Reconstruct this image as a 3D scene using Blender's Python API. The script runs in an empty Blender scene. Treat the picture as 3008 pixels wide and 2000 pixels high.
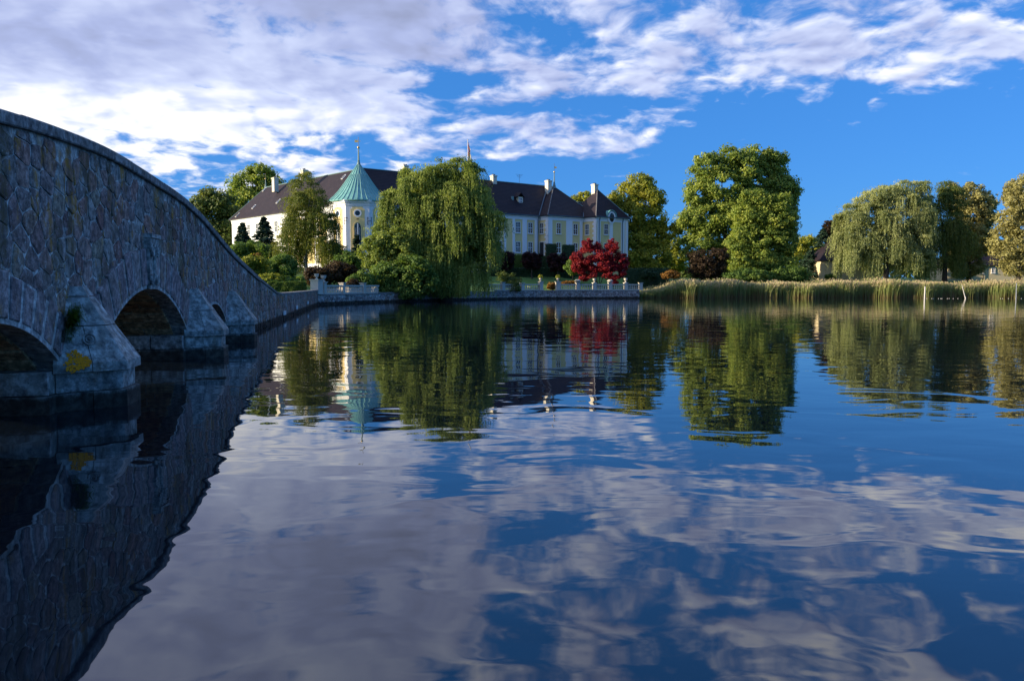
import bpy, math, random
import numpy as np
from mathutils import Vector

random.seed(7)
rng = np.random.default_rng(7)
sc = bpy.context.scene
col = sc.collection

# ------------------------------------------------------------------ camera
F, PW, PH, HC = 2285.0, 3008.0, 2000.0, 2.0      # focal length / size of the photograph in its pixels, eye height
TILT = math.atan(160 / F)
cam_d = bpy.data.cameras.new('camera')
cam_d.sensor_width = 36
cam_d.lens = 36 * F / PW
cam_d.clip_start = 0.1
cam_d.clip_end = 6000
cam = bpy.data.objects.new('camera', cam_d)
col.objects.link(cam)
cam.location = (0, 0, HC)
cam.rotation_euler = (math.pi / 2 - TILT, 0, 0)
sc.camera = cam

# ------------------------------------------------------------------ light and exposure
SUN_EL = math.radians(14)
SUN_H = Vector((-0.984, -0.180, 0)).normalized()
SUN = Vector((SUN_H.x * math.cos(SUN_EL), SUN_H.y * math.cos(SUN_EL), math.sin(SUN_EL)))
sun_d = bpy.data.lights.new('sun', 'SUN')
sun_d.energy = 5.0
sun_d.angle = math.radians(0.5)
sun_d.color = (1.0, 0.84, 0.60)
sun = bpy.data.objects.new('sun', sun_d)
col.objects.link(sun)
sun.rotation_euler = SUN.to_track_quat('Z', 'Y').to_euler()

vs = sc.view_settings
vs.view_transform = 'Standard'
vs.look = 'None'
vs.exposure = 0.8
vs.gamma = 1.0
vs.use_curve_mapping = False
sc.cycles.max_bounces = 6
sc.cycles.diffuse_bounces = 3
sc.cycles.glossy_bounces = 3
sc.cycles.transmission_bounces = 2
sc.cycles.transparent_max_bounces = 4
sc.cycles.caustics_reflective = False
sc.cycles.caustics_refractive = False
sc.cycles.sample_clamp_indirect = 4.0
sc.cycles.use_denoising = True

world = bpy.data.worlds.new('World')
sc.world = world
world.use_nodes = True


class NT:
    """small helper for building node trees"""
    def __init__(self, tree):
        self.t = tree
        self.n = tree.nodes
        self.n.clear()

    def node(self, typ, **kw):
        n = self.n.new(typ)
        for k, v in kw.items():
            setattr(n, k, v)
        return n

    def put(self, sock, v):
        if isinstance(v, bpy.types.NodeSocket):
            self.t.links.new(v, sock)
        elif v is not None:
            if isinstance(v, (tuple, list)) and len(v) == 3 and sock.type == 'RGBA':
                v = (*v, 1.0)
            sock.default_value = v

    def m(self, op, a, b=None, c=None, clamp=False):
        n = self.node('ShaderNodeMath', operation=op, use_clamp=clamp)
        self.put(n.inputs[0], a)
        if b is not None:
            self.put(n.inputs[1], b)
        if c is not None:
            self.put(n.inputs[2], c)
        return n.outputs[0]

    def add(self, *a):
        r = a[0]
        for x in a[1:]:
            r = self.m('ADD', r, x)
        return r

    def mul(self, *a):
        r = a[0]
        for x in a[1:]:
            r = self.m('MULTIPLY', r, x)
        return r

    def v(self, op, a, b=None, s=None):
        n = self.node('ShaderNodeVectorMath', operation=op)
        self.put(n.inputs[0], a)
        if b is not None:
            self.put(n.inputs[1], b)
        if s is not None:
            self.put(n.inputs['Scale'], s)
        return n.outputs['Value'] if op in ('DOT_PRODUCT', 'LENGTH') else n.outputs[0]

    def xyz(self, v):
        n = self.node('ShaderNodeSeparateXYZ')
        self.put(n.inputs[0], v)
        return n.outputs

    def comb(self, x, y, z):
        n = self.node('ShaderNodeCombineXYZ')
        for i, q in enumerate((x, y, z)):
            self.put(n.inputs[i], q)
        return n.outputs[0]

    def noise(self, vec, scale, detail=4.0, rough=0.5, dist=0.0, col=False):
        n = self.node('ShaderNodeTexNoise')
        self.put(n.inputs['Vector'], vec)
        n.inputs['Scale'].default_value = scale
        n.inputs['Detail'].default_value = detail
        n.inputs['Roughness'].default_value = rough
        n.inputs['Distortion'].default_value = dist
        return n.outputs['Color' if col else 'Fac']

    def ss(self, x, a, b, lo=0.0, hi=1.0, smooth=True):
        n = self.node('ShaderNodeMapRange', interpolation_type='SMOOTHSTEP' if smooth else 'LINEAR')
        self.put(n.inputs['Value'], x)
        n.inputs['From Min'].default_value = a
        n.inputs['From Max'].default_value = b
        n.inputs['To Min'].default_value = lo
        n.inputs['To Max'].default_value = hi
        return n.outputs[0]

    def mix(self, f, a, b, mode='MIX'):
        n = self.node('ShaderNodeMix', data_type='RGBA', blend_type=mode)
        self.put(n.inputs[0], f)
        self.put(n.inputs[6], a)
        self.put(n.inputs[7], b)
        return n.outputs[2]

    def ramp(self, f, stops, interp='LINEAR'):
        n = self.node('ShaderNodeValToRGB')
        n.color_ramp.interpolation = interp
        e = n.color_ramp.elements
        while len(e) < len(stops):
            e.new(0.5)
        for x, (p, c) in zip(e, stops):
            x.position = p
            x.color = (*c, 1.0) if len(c) == 3 else c
        self.put(n.inputs[0], f)
        return n.outputs[0]

    def bump(self, h, strength=0.3, dist=0.02):
        n = self.node('ShaderNodeBump')
        n.inputs['Strength'].default_value = strength
        n.inputs['Distance'].default_value = dist
        self.put(n.inputs['Height'], h)
        return n.outputs[0]


def build_sky():
    g = NT(world.node_tree)
    S = 0.074                                            # background strength
    sky = g.node('ShaderNodeTexSky')
    sky.sky_type = 'NISHITA'
    sky.sun_disc = False
    sky.sun_elevation = SUN_EL
    sky.sun_rotation = math.atan2(SUN_H.x, SUN_H.y) % (2 * math.pi)
    sky.altitude = 300
    sky.air_density = 1.0
    sky.dust_density = 0.5
    sky.ozone_density = 4.0
    d = g.v('NORMALIZE', g.node('ShaderNodeTexCoord').outputs['Generated'])
    x, y, z = g.xyz(d)
    zc = g.m('MAXIMUM', z, 0.0)
    az = g.m('MULTIPLY', g.m('ARCTAN2', x, y), 57.2958)   # degrees, 0 ahead, + to the right
    el = g.m('MULTIPLY', g.m('ARCSINE', zc), 57.2958)
    # cloud layer: a slightly domed sheet far overhead
    k = g.m('DIVIDE', 1.0, g.add(zc, 0.22))
    P = g.comb(g.mul(x, k), g.mul(y, k), 3.0)
    warp = g.v('SCALE', g.v('SUBTRACT', g.noise(P, 3.4, 3.0, 0.5, col=True), (0.5, 0.5, 0.5)), s=0.16)
    Q = g.v('ADD', P, warp)
    n1 = g.noise(Q, 7.5, 9.0, 0.55)
    Qs = g.v('ADD', Q, (SUN_H.x * 0.028, SUN_H.y * 0.028 - 0.024, 0.0))
    n2 = g.noise(Qs, 7.5, 3.5, 0.48)
    nb = g.noise(P, 1.6, 3.0, 0.5)                        # broad swells of the overcast part

    # where the cloud bank lies: its lower edge runs higher towards the right
    edge = g.add(g.ss(az, -14, 2, 4.8, 8.4), g.ss(az, 8, 15, 0.0, 3.3))
    above = g.ss(g.m('SUBTRACT', el, edge), -1.4, 2.2)

    def blob(a0, e0, sa, se, w):
        u = g.m('DIVIDE', g.m('SUBTRACT', az, a0), sa)
        v = g.m('DIVIDE', g.m('SUBTRACT', el, e0), se)
        r = g.add(g.mul(u, u), g.mul(v, v))
        return g.mul(g.m('EXPONENT', g.mul(r, -1.0)), w)

    over = g.mul(g.ss(az, 4, -12), g.ss(el, 8.0, 14.5))    # closed cover high on the left
    clear = g.ss(g.v('DOT_PRODUCT', d, (0.77, -0.64, 0.0)), -0.10, 0.30)   # open blue sky to the right and behind
    cov = g.add(g.mul(above, 0.385), g.mul(over, 0.29), -0.33, g.mul(clear, -0.20),
                blob(-4.4, 13.7, 3.8, 1.3, -0.30),
                blob(5.5, 12.9, 5.5, 0.7, -0.20),
                blob(-11.0, 10.2, 2.6, 0.9, -0.18),
                blob(-20.5, 11.2, 2.6, 0.6, -0.20),
                blob(-16.0, 9.4, 3.0, 0.7, -0.08),
                blob(12.0, 18.0, 10.0, 1.6, 0.09),
                blob(13.0, 14.8, 11.0, 1.4, 0.14),
                blob(0.0, 10.6, 9.0, 1.3, 0.08),
                blob(-28.0, 11.0, 9.0, 2.6, 0.24),
                blob(-12.0, 12.6, 3.5, 1.4, 0.14),
                blob(27.0, 14.6, 6.0, 1.4, 0.12),
                blob(20.0, 16.6, 9.0, 1.8, 0.09),
                blob(11.5, 17.0, 2.0, 0.8, -0.14),
                blob(30.0, 18.6, 4.0, 1.2, -0.16))
    dens = g.add(g.mul(g.m('SUBTRACT', n1, 0.5), 1.4), 0.5, cov)
    alpha = g.ss(dens, 0.42, 0.74)
    thick = g.ss(dens, 0.62, 1.05)
    n1s = g.noise(Q, 7.5, 3.5, 0.48)
    lit = g.mul(g.m('SUBTRACT', n1s, n2), g.add(1.9, g.mul(over, -0.8)))             # side of each clump turned to the sun
    toward = g.ss(g.v('DOT_PRODUCT', d, tuple(SUN)), -0.15, 0.70)
    low = g.ss(el, 15.5, 8.5)
    br = g.add(0.57, lit, g.mul(g.m('SUBTRACT', n1, n1s), 0.5), g.mul(thick, -0.17), g.mul(toward, 1.15, low), g.mul(g.m('SUBTRACT', nb, 0.5), 1.0))
    br = g.m('MAXIMUM', br, 0.0)
    shade = g.ramp(br, [(0.0, (0.34, 0.39, 0.60)), (0.35, (0.47, 0.55, 0.88)), (0.7, (0.74, 0.83, 1.12)), (1.0, (1.20, 1.21, 1.26))])
    cloud = g.v('SCALE', shade, s=0.54 / S)
    blue = g.v('ADD', g.mix(1.0, sky.outputs[0], (0.235, 0.42, 0.70), 'MULTIPLY'), (0.017 / S, 0.092 / S, 0.250 / S))
    colr = g.mix(alpha, blue, cloud)
    bg = g.node('ShaderNodeBackground')
    g.put(bg.inputs[0], colr)
    bg.inputs[1].default_value = S
    out = g.node('ShaderNodeOutputWorld')
    g.t.links.new(bg.outputs[0], out.inputs[0])


build_sky()

# ------------------------------------------------------------------ helpers


def ray(px, py):
    u, v = (px - PW / 2) / F, (PH / 2 - py) / F
    fy = math.cos(TILT) + v * math.sin(TILT)
    fz = -math.sin(TILT) + v * math.cos(TILT)
    return u / fy, fz / fy


def at(px, py, Y):
    """the place at distance Y that is seen at pixel (px, py) of the photograph"""
    rx, rz = ray(px, py)
    return Vector((rx * Y, Y, HC + rz * Y))


def smooth01(x, a, b):
    t = min(1.0, max(0.0, (x - a) / (b - a)))
    return t * t * (3 - 2 * t)


ROOT_LOC = {}


def world_loc(o):
    v = Vector((0, 0, 0))
    while o is not None:
        v = v + o.location
        o = o.parent
    return v


def tag(o, label=None, cat=None, group=None, kind=None):
    for k, v in (('label', label), ('category', cat), ('group', group), ('kind', kind)):
        if v:
            o[k] = v
    return o


def thing(name, label, cat, loc=(0, 0, 0), group=None):
    o = bpy.data.objects.new(name, None)
    o.empty_display_size = 0.3
    col.objects.link(o)
    o.location = loc
    return tag(o, label, cat, group)


def link_mesh(name, me, parent=None, loc=None, rotz=0.0):
    o = bpy.data.objects.new(name, me)
    col.objects.link(o)
    if loc is not None:
        o.location = loc
    if rotz:
        o.rotation_euler = (0, 0, rotz)
    if parent is not None:
        o.parent = parent
    return o


def np_mesh(name, verts, faces, mats, parent=None, tint=None, smooth=False, extra=None):
    """verts (n,3) world, faces (m,k) with constant k"""
    verts = np.asarray(verts, dtype=np.float32)
    faces = np.asarray(faces, dtype=np.int32)
    if parent is not None:
        verts = verts - np.array(world_loc(parent), dtype=np.float32)
    me = bpy.data.meshes.new(name)
    k = faces.shape[1]
    me.vertices.add(len(verts))
    me.vertices.foreach_set('co', verts.ravel())
    me.loops.add(faces.size)
    me.loops.foreach_set('vertex_index', faces.ravel())
    me.polygons.add(len(faces))
    me.polygons.foreach_set('loop_start', np.arange(0, faces.size, k, dtype=np.int32))
    if smooth:
        me.polygons.foreach_set('use_smooth', np.ones(len(faces), dtype=bool))
    for m in (mats if isinstance(mats, (list, tuple)) else [mats]):
        me.materials.append(m)
    me.update(calc_edges=True)
    if tint is not None:
        at_ = me.attributes.new('tint', 'FLOAT', 'FACE')
        at_.data.foreach_set('value', np.asarray(tint, dtype=np.float32))
    if extra is not None:
        at_ = me.attributes.new('high', 'FLOAT', 'POINT')
        at_.data.foreach_set('value', np.asarray(extra, dtype=np.float32))
    return link_mesh(name, me, parent)


class MB:
    """collects shapes into one mesh"""
    def __init__(self):
        self.v, self.f, self.mi, self.t = [], [], [], []
        self.cur = 0
        self.tint = 0.5

    def _add(self, vs, fs):
        o = len(self.v)
        self.v += [tuple(p) for p in vs]
        for f in fs:
            self.f.append([i + o for i in f])
            self.mi.append(self.cur)
            self.t.append(self.tint)

    def poly(self, pts):
        self._add(pts, [list(range(len(pts)))])

    def box(self, c, s, rotz=0.0):
        cx, cy, cz = c
        hx, hy, hz = s[0] / 2, s[1] / 2, s[2] / 2
        ca, sa = math.cos(rotz), math.sin(rotz)
        vs = []
        for z in (-hz, hz):
            for (x, y) in ((-hx, -hy), (hx, -hy), (hx, hy), (-hx, hy)):
                vs.append((cx + x * ca - y * sa, cy + x * sa + y * ca, cz + z))
        self._add(vs, [[0, 3, 2, 1], [4, 5, 6, 7], [0, 1, 5, 4], [1, 2, 6, 5], [2, 3, 7, 6], [3, 0, 4, 7]])

    def hexa(self, a, b):
        """a, b: matching rings of points (any count) joined into a closed body"""
        n = len(a)
        fs = [list(range(n))[::-1], list(range(n, 2 * n))]
        for i in range(n):
            j = (i + 1) % n
            fs.append([i, j, n + j, n + i])
        self._add(list(a) + list(b), fs)

    def loft(self, rings, caps=True):
        n = len(rings[0])
        vs = [p for r in rings for p in r]
        fs = []
        for k in range(len(rings) - 1):
            for i in range(n):
                j = (i + 1) % n
                fs.append([k * n + i, k * n + j, (k + 1) * n + j, (k + 1) * n + i])
        if caps:
            fs.append(list(range(n))[::-1])
            fs.append([(len(rings) - 1) * n + i for i in range(n)])
        self._add(vs, fs)

    def lathe(self, c, prof, n=12, rot=0.0):
        rings = []
        for r, z in prof:
            rings.append([(c[0] + r * math.cos(rot + 2 * math.pi * i / n), c[1] + r * math.sin(rot + 2 * math.pi * i / n), c[2] + z) for i in range(n)])
        self.loft(rings)

    def tube(self, pts, radii, n=7):
        pts = [Vector(p) for p in pts]
        rings = []
        for i, p in enumerate(pts):
            d = (pts[min(i + 1, len(pts) - 1)] - pts[max(i - 1, 0)]).normalized()
            a = d.cross(Vector((0, 0, 1)) if abs(d.z) < 0.9 else Vector((1, 0, 0))).normalized()
            b = d.cross(a)
            r = radii[i] if isinstance(radii, (list, tuple)) else radii
            rings.append([tuple(p + (a * math.cos(2 * math.pi * k / n) + b * math.sin(2 * math.pi * k / n)) * r) for k in range(n)])
        self.loft(rings)

    def build(self, name, mats, parent=None, smooth=False, local=False):
        me = bpy.data.meshes.new(name)
        vs = self.v
        if parent is not None and not local:
            w = world_loc(parent)
            vs = [(p[0] - w.x, p[1] - w.y, p[2] - w.z) for p in vs]
        me.from_pydata(vs, [], self.f)
        for m in (mats if isinstance(mats, (list, tuple)) else [mats]):
            me.materials.append(m)
        me.polygons.foreach_set('material_index', self.mi)
        if smooth:
            me.polygons.foreach_set('use_smooth', [True] * len(self.f))
        a = me.attributes.new('tint', 'FLOAT', 'FACE')
        a.data.foreach_set('value', self.t)
        me.update()
        return link_mesh(name, me, parent)


# ------------------------------------------------------------------ materials
def new_mat(name):
    m = bpy.data.materials.new(name)
    m.use_nodes = True
    g = NT(m.node_tree)
    b = g.node('ShaderNodeBsdfPrincipled')
    o = g.node('ShaderNodeOutputMaterial')
    g.t.links.new(b.outputs[0], o.inputs[0])
    return m, g, b, o


def pos(g):
    return g.node('ShaderNodeNewGeometry').outputs['Position']


def attr(g, name='tint'):
    n = g.node('ShaderNodeAttribute')
    n.attribute_name = name
    return n.outputs['Fac']


def plain(name, c, rough=0.7, var=0.12, scale=3.0, bump=0.1, metal=0.0, streak=0.0, dirt=(0.12, 0.11, 0.10)):
    m, g, b, o = new_mat(name)
    p = pos(g)
    n = g.noise(p, scale, 5.0, 0.6)
    lo = tuple(x * (1 - var) for x in c)
    hi = tuple(min(1, x * (1 + var)) for x in c)
    colr = g.mix(n, lo, hi)
    if streak:
        s = g.noise(g.v('MULTIPLY', p, (1.6, 1.6, 0.16)), 1.4, 5.0, 0.65)
        colr = g.mix(g.mul(g.ss(s, 0.50, 0.75), streak), colr, dirt)
    g.put(b.inputs['Base Color'], colr)
    b.inputs['Roughness'].default_value = rough
    b.inputs['Metallic'].default_value = metal
    if bump:
        g.put(b.inputs['Normal'], g.bump(g.noise(p, scale * 6, 4.0, 0.6), bump, 0.02))
    return m


def leaf_mat(name, stops, trans=0.48, rough=0.55, spec=0.25):
    m, g, b, o = new_mat(name)
    t = attr(g)
    n = g.noise(pos(g), 0.35, 3.0, 0.5)
    f = g.add(t, g.mul(g.m('SUBTRACT', n, 0.5), 0.7))
    c = g.ramp(f, stops)
    g.put(b.inputs['Base Color'], c)
    b.inputs['Roughness'].default_value = rough
    b.inputs['Specular IOR Level'].default_value = spec
    tr = g.node('ShaderNodeBsdfTranslucent')
    g.put(tr.inputs[0], g.mix(1.0, c, (1.0, 1.0, 0.55), 'MULTIPLY'))
    mx = g.node('ShaderNodeMixShader')
    mx.inputs[0].default_value = trans
    g.t.links.new(b.outputs[0], mx.inputs[1])
    g.t.links.new(tr.outputs[0], mx.inputs[2])
    g.t.links.new(mx.outputs[0], o.inputs[0])
    return m


def stone_mat(name, stops, moss=0.6, lichen=0.5, wet=True, speck=0.5, scale=1.0):
    m, g, b, o = new_mat(name)
    p = pos(g)
    t = attr(g)
    base = g.ramp(t, stops)
    n = g.noise(p, 7.0 * scale, 7.0, 0.70)
    c = g.mix(1.0, base, g.ramp(n, [(0.36, (0.36, 0.36, 0.38)), (0.5, (0.95, 0.95, 0.95)), (0.63, (1.9, 1.9, 1.9))]), 'MULTIPLY')
    f = g.noise(p, 34.0 * scale, 4.0, 0.65)
    c = g.mix(g.mul(g.ss(f, 0.56, 0.70), speck), c, (0.44, 0.45, 0.46))
    f2 = g.noise(p, 26.0 * scale, 4.0, 0.65, 1.0)
    c = g.mix(g.mul(g.ss(f2, 0.58, 0.70), 0.6), c, (0.022, 0.022, 0.026))
    if moss:
        s = g.noise(g.v('MULTIPLY', p, (1.0, 1.0, 0.28)), 1.5 * scale, 6.0, 0.62)
        fine = g.ss(g.noise(p, 14.0 * scale, 4.0, 0.65), 0.35, 0.60)
        c = g.mix(g.mul(g.ss(s, 0.505, 0.59), moss, fine), c, (0.075, 0.058, 0.016))
    if lichen:
        s = g.noise(g.v('MULTIPLY', p, (1.0, 1.0, 0.45)), 2.4 * scale, 7.0, 0.72)
        c = g.mix(g.mul(g.ss(s, 0.555, 0.635), lichen), c, (0.42, 0.20, 0.012))
        s = g.noise(p, 5.0 * scale, 6.0, 0.75)
        c = g.mix(g.mul(g.ss(s, 0.565, 0.64), lichen * 0.9), c, (0.50, 0.50, 0.49))
    if wet:
        z = g.xyz(p)[2]
        w = g.ss(g.add(z, g.mul(g.m('SUBTRACT', n, 0.5), 0.16)), 0.36, 0.22)
        c = g.mix(w, c, g.mix(1.0, c, (0.16, 0.14, 0.12), 'MULTIPLY'))
    g.put(b.inputs['Base Color'], c)
    b.inputs['Roughness'].default_value = 0.85
    b.inputs['Specular IOR Level'].default_value = 0.25
    h = g.add(g.mul(n, 0.6), g.mul(g.noise(p, 32.0 * scale, 4.0, 0.6), 0.4))
    g.put(b.inputs['Normal'], g.bump(h, 0.55, 0.035))
    return m


M = {}
M['granite'] = stone_mat('rubble_granite', [(0.0, (0.21, 0.10, 0.09)), (0.2, (0.20, 0.20, 0.19)), (0.4, (0.22, 0.14, 0.13)),
                                            (0.6, (0.28, 0.27, 0.25)), (0.8, (0.30, 0.15, 0.12)), (1.0, (0.25, 0.22, 0.17))], moss=0.8, lichen=0.75, speck=0.6)
M['mortar'] = stone_mat('old_mortar', [(0.0, (0.42, 0.42, 0.40)), (1.0, (0.46, 0.45, 0.43))], moss=0.9, lichen=0.5, speck=0.2)
M['ring_mortar'] = stone_mat('arch_mortar', [(0.0, (0.40, 0.40, 0.39)), (1.0, (0.44, 0.43, 0.41))], moss=0.45, lichen=0.25, speck=0.1)
M['voussoir'] = stone_mat('arch_granite', [(0.0, (0.21, 0.16, 0.165)), (0.5, (0.26, 0.20, 0.20)), (1.0, (0.29, 0.235, 0.225))], moss=0.35, lichen=0.35)
M['ashlar'] = stone_mat('pale_ashlar', [(0.0, (0.24, 0.24, 0.235)), (0.5, (0.30, 0.295, 0.28)), (1.0, (0.35, 0.34, 0.32))], moss=0.35, lichen=0.12, speck=0.35)
M['coping'] = stone_mat('coping_granite', [(0.0, (0.17, 0.17, 0.165)), (0.5, (0.20, 0.195, 0.19)), (1.0, (0.22, 0.21, 0.205))], moss=0.15, lichen=0.06, speck=0.15)
M['vault'] = stone_mat('vault_stone', [(0.0, (0.26, 0.15, 0.08)), (0.5, (0.40, 0.26, 0.14)), (1.0, (0.52, 0.37, 0.22))], moss=0.35, lichen=0.0, speck=0.1)  # warm pale brown carries the sun glint off the water in its colour
M['lowwall'] = stone_mat('terrace_rubble', [(0.0, (0.20, 0.15, 0.145)), (0.5, (0.32, 0.27, 0.26)), (1.0, (0.44, 0.37, 0.33))], moss=0.4, lichen=0.2, scale=0.6)
M['balustone'] = plain('balustrade_stone', (0.56, 0.52, 0.44), 0.8, 0.2, 4.0, 0.2, streak=0.5, dirt=(0.14, 0.13, 0.10))
M['white'] = plain('white_plaster', (0.87, 0.87, 0.87), 0.8, 0.03, 0.6, 0.05, streak=0.12, dirt=(0.55, 0.54, 0.50))
M['yellow'] = plain('yellow_plaster', (0.84, 0.65, 0.29), 0.8, 0.07, 0.6, 0.05, streak=0.15, dirt=(0.50, 0.36, 0.16))
M['cream'] = plain('cream_plaster', (0.62, 0.52, 0.33), 0.85, 0.06, 0.6, 0.05, streak=0.2, dirt=(0.40, 0.33, 0.22))
M['frame'] = plain('white_joinery', (0.78, 0.78, 0.77), 0.5, 0.03, 2.0, 0.0)
M['iron'] = plain('black_iron', (0.02, 0.022, 0.028), 0.5, 0.1, 4.0, 0.0)
M['lead'] = plain('verdigris_lead', (0.16, 0.26, 0.25), 0.55, 0.15, 2.0, 0.05)
M['gilt'] = plain('gilded_metal', (0.70, 0.48, 0.16), 0.35, 0.05, 2.0, 0.0, metal=0.7)
M['pipe'] = plain('copper_downpipe', (0.07, 0.13, 0.17), 0.5, 0.15, 2.0, 0.0)
M['chimney'] = plain('whitewashed_brick', (0.74, 0.68, 0.54), 0.85, 0.08, 1.5, 0.1, streak=0.3, dirt=(0.40, 0.34, 0.26))
M['bark'] = plain('tree_bark', (0.055, 0.045, 0.035), 0.9, 0.3, 3.0, 0.5)
M['birchbark'] = plain('pale_bark', (0.30, 0.28, 0.25), 0.9, 0.3, 3.0, 0.4)
M['whitepaint'] = plain('weathered_white_paint', (0.60, 0.58, 0.54), 0.6, 0.08, 3.0, 0.0)
M['greypole'] = plain('grey_pole_paint', (0.25, 0.28, 0.31), 0.6, 0.1, 3.0, 0.0)
M['plate'] = plain('white_enamel', (0.80, 0.82, 0.85), 0.35, 0.03, 3.0, 0.0)
M['door'] = plain('dark_door_wood', (0.03, 0.03, 0.035), 0.5, 0.2, 3.0, 0.0)
M['seam'] = plain('copper_seam', (0.20, 0.42, 0.39), 0.55, 0.12, 1.5, 0.0)

m, g, b, o = new_mat('window_glass')
g.put(b.inputs['Base Color'], (0.012, 0.016, 0.022))
b.inputs['Roughness'].default_value = 0.04
b.inputs['Specular IOR Level'].default_value = 0.6
M['glass'] = m


def roof_mat():
    m, g, b, o = new_mat('dark_glazed_tiles')
    p = pos(g)
    x, y, z = g.xyz(p)
    n = g.noise(p, 0.8, 5.0, 0.65)
    f = g.noise(g.v('MULTIPLY', p, (4.0, 4.0, 9.0)), 1.0, 3.0, 0.6)
    c = g.ramp(g.add(g.mul(n, 0.6), g.mul(f, 0.4)), [(0.30, (0.013, 0.009, 0.014)), (0.52, (0.021, 0.014, 0.019)), (0.72, (0.042, 0.027, 0.031))])
    s = g.noise(g.v('MULTIPLY', p, (1.0, 1.0, 1.0)), 0.9, 6.0, 0.75)
    c = g.mix(g.mul(g.ss(s, 0.64, 0.72), 0.45), c, (0.16, 0.13, 0.13))
    g.put(b.inputs['Base Color'], c)
    b.inputs['Roughness'].default_value = 0.62
    b.inputs['Specular IOR Level'].default_value = 0.22
    wv = g.m('SINE', g.mul(z, 6.2832 / 0.30))
    g.put(b.inputs['Normal'], g.bump(g.add(wv, g.mul(f, 1.5)), 0.5, 0.03))
    return m


M['roof'] = roof_mat()


def copper_mat():
    m, g, b, o = new_mat('green_copper')
    p = pos(g)
    n = g.noise(g.v('MULTIPLY', p, (1.6, 1.6, 0.35)), 1.2, 5.0, 0.65)
    c = g.ramp(n, [(0.25, (0.10, 0.28, 0.27)), (0.5, (0.15, 0.38, 0.36)), (0.75, (0.24, 0.48, 0.44))])
    g.put(b.inputs['Base Color'], c)
    b.inputs['Roughness'].default_value = 0.6
    return m


M['copper'] = copper_mat()


def water_mat():
    m, g, b, o = new_mat('lake_water')
    p = pos(g)
    # gentle swell, ripples, and a patchy breeze that roughens the middle distance
    sw = g.noise(g.v('MULTIPLY', p, (0.70, 1.0, 1.0)), 0.95, 1.5, 0.4, 0.8)
    rp = g.noise(g.v('MULTIPLY', p, (0.50, 1.15, 1.0)), 2.0, 2.0, 0.45, 0.4)
    br = g.noise(g.v('MULTIPLY', p, (0.25, 0.7, 1.0)), 0.16, 3.0, 0.5)
    breeze = g.ss(br, 0.36, 0.66, 0.15, 1.0)
    h = g.add(g.mul(sw, 1.0), g.mul(rp, 0.26, breeze))
    bp = g.node('ShaderNodeBump')
    bp.inputs['Strength'].default_value = 1.0
    bp.inputs['Distance'].default_value = 0.0105
    g.put(bp.inputs['Height'], h)
    b.inputs['IOR'].default_value = 1.85
    g.put(b.inputs['Base Color'], (0.006, 0.010, 0.016))
    b.inputs['Roughness'].default_value = 0.015
    g.t.links.new(bp.outputs[0], b.inputs['Normal'])
    return m


M['water'] = water_mat()


def lawn_mat():
    m, g, b, o = new_mat('lawn_grass')
    p = pos(g)
    n = g.noise(p, 0.5, 6.0, 0.6)
    f = g.noise(p, 9.0, 4.0, 0.6)
    c = g.ramp(g.add(g.mul(n, 0.6), g.mul(f, 0.4)), [(0.3, (0.06, 0.13, 0.022)), (0.55, (0.09, 0.19, 0.03)), (0.8, (0.14, 0.24, 0.05))])
    g.put(b.inputs['Base Color'], c)
    b.inputs['Roughness'].default_value = 0.9
    g.put(b.inputs['Normal'], g.bump(f, 0.6, 0.05))
    return m


M['lawn'] = lawn_mat()

M['l_linden'] = leaf_mat('linden_leaves', [(0.0, (0.104, 0.174, 0.037)), (0.45, (0.248, 0.334, 0.064)), (0.8, (0.427, 0.475, 0.089)), (1.0, (0.558, 0.577, 0.112))])
M['l_gold'] = leaf_mat('golden_linden_leaves', [(0.0, (0.137, 0.188, 0.031)), (0.45, (0.347, 0.373, 0.054)), (0.8, (0.569, 0.505, 0.067)), (1.0, (0.577, 0.612, 0.080))])
M['l_willow'] = leaf_mat('willow_leaves', [(0.0, (0.117, 0.175, 0.040)), (0.5, (0.264, 0.338, 0.076)), (1.0, (0.468, 0.511, 0.133))])
M['l_silver'] = leaf_mat('silver_willow_leaves', [(0.0, (0.172, 0.216, 0.082)), (0.5, (0.361, 0.404, 0.160)), (1.0, (0.606, 0.606, 0.288))])
M['l_olive'] = leaf_mat('olive_willow_leaves', [(0.0, (0.192, 0.184, 0.066)), (0.5, (0.415, 0.380, 0.143)), (1.0, (0.620, 0.592, 0.252))])
M['l_birch'] = leaf_mat('weeping_birch_leaves', [(0.0, (0.075, 0.115, 0.024)), (0.5, (0.17, 0.21, 0.040)), (1.0, (0.36, 0.34, 0.065))])
M['l_dark'] = leaf_mat('dark_conifer_needles', [(0.0, (0.017, 0.041, 0.028)), (0.5, (0.031, 0.067, 0.041)), (1.0, (0.055, 0.102, 0.055))], 0.12)
M['l_wood'] = leaf_mat('oak_leaves', [(0.0, (0.067, 0.109, 0.030)), (0.5, (0.137, 0.188, 0.048)), (1.0, (0.259, 0.275, 0.073))])
M['l_shrub'] = leaf_mat('shrub_leaves', [(0.0, (0.071, 0.137, 0.032)), (0.5, (0.147, 0.244, 0.052)), (1.0, (0.277, 0.359, 0.078))])
M['l_lime'] = leaf_mat('lime_green_leaves', [(0.0, (0.151, 0.205, 0.030)), (0.5, (0.300, 0.332, 0.047)), (1.0, (0.515, 0.472, 0.076))])
M['l_brown'] = leaf_mat('russet_leaves', [(0.0, (0.034, 0.022, 0.014)), (0.5, (0.075, 0.048, 0.026)), (1.0, (0.15, 0.10, 0.05))])
M['l_rust'] = leaf_mat('rusty_orange_leaves', [(0.0, (0.151, 0.076, 0.025)), (0.5, (0.322, 0.161, 0.039)), (1.0, (0.558, 0.300, 0.064))])
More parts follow.
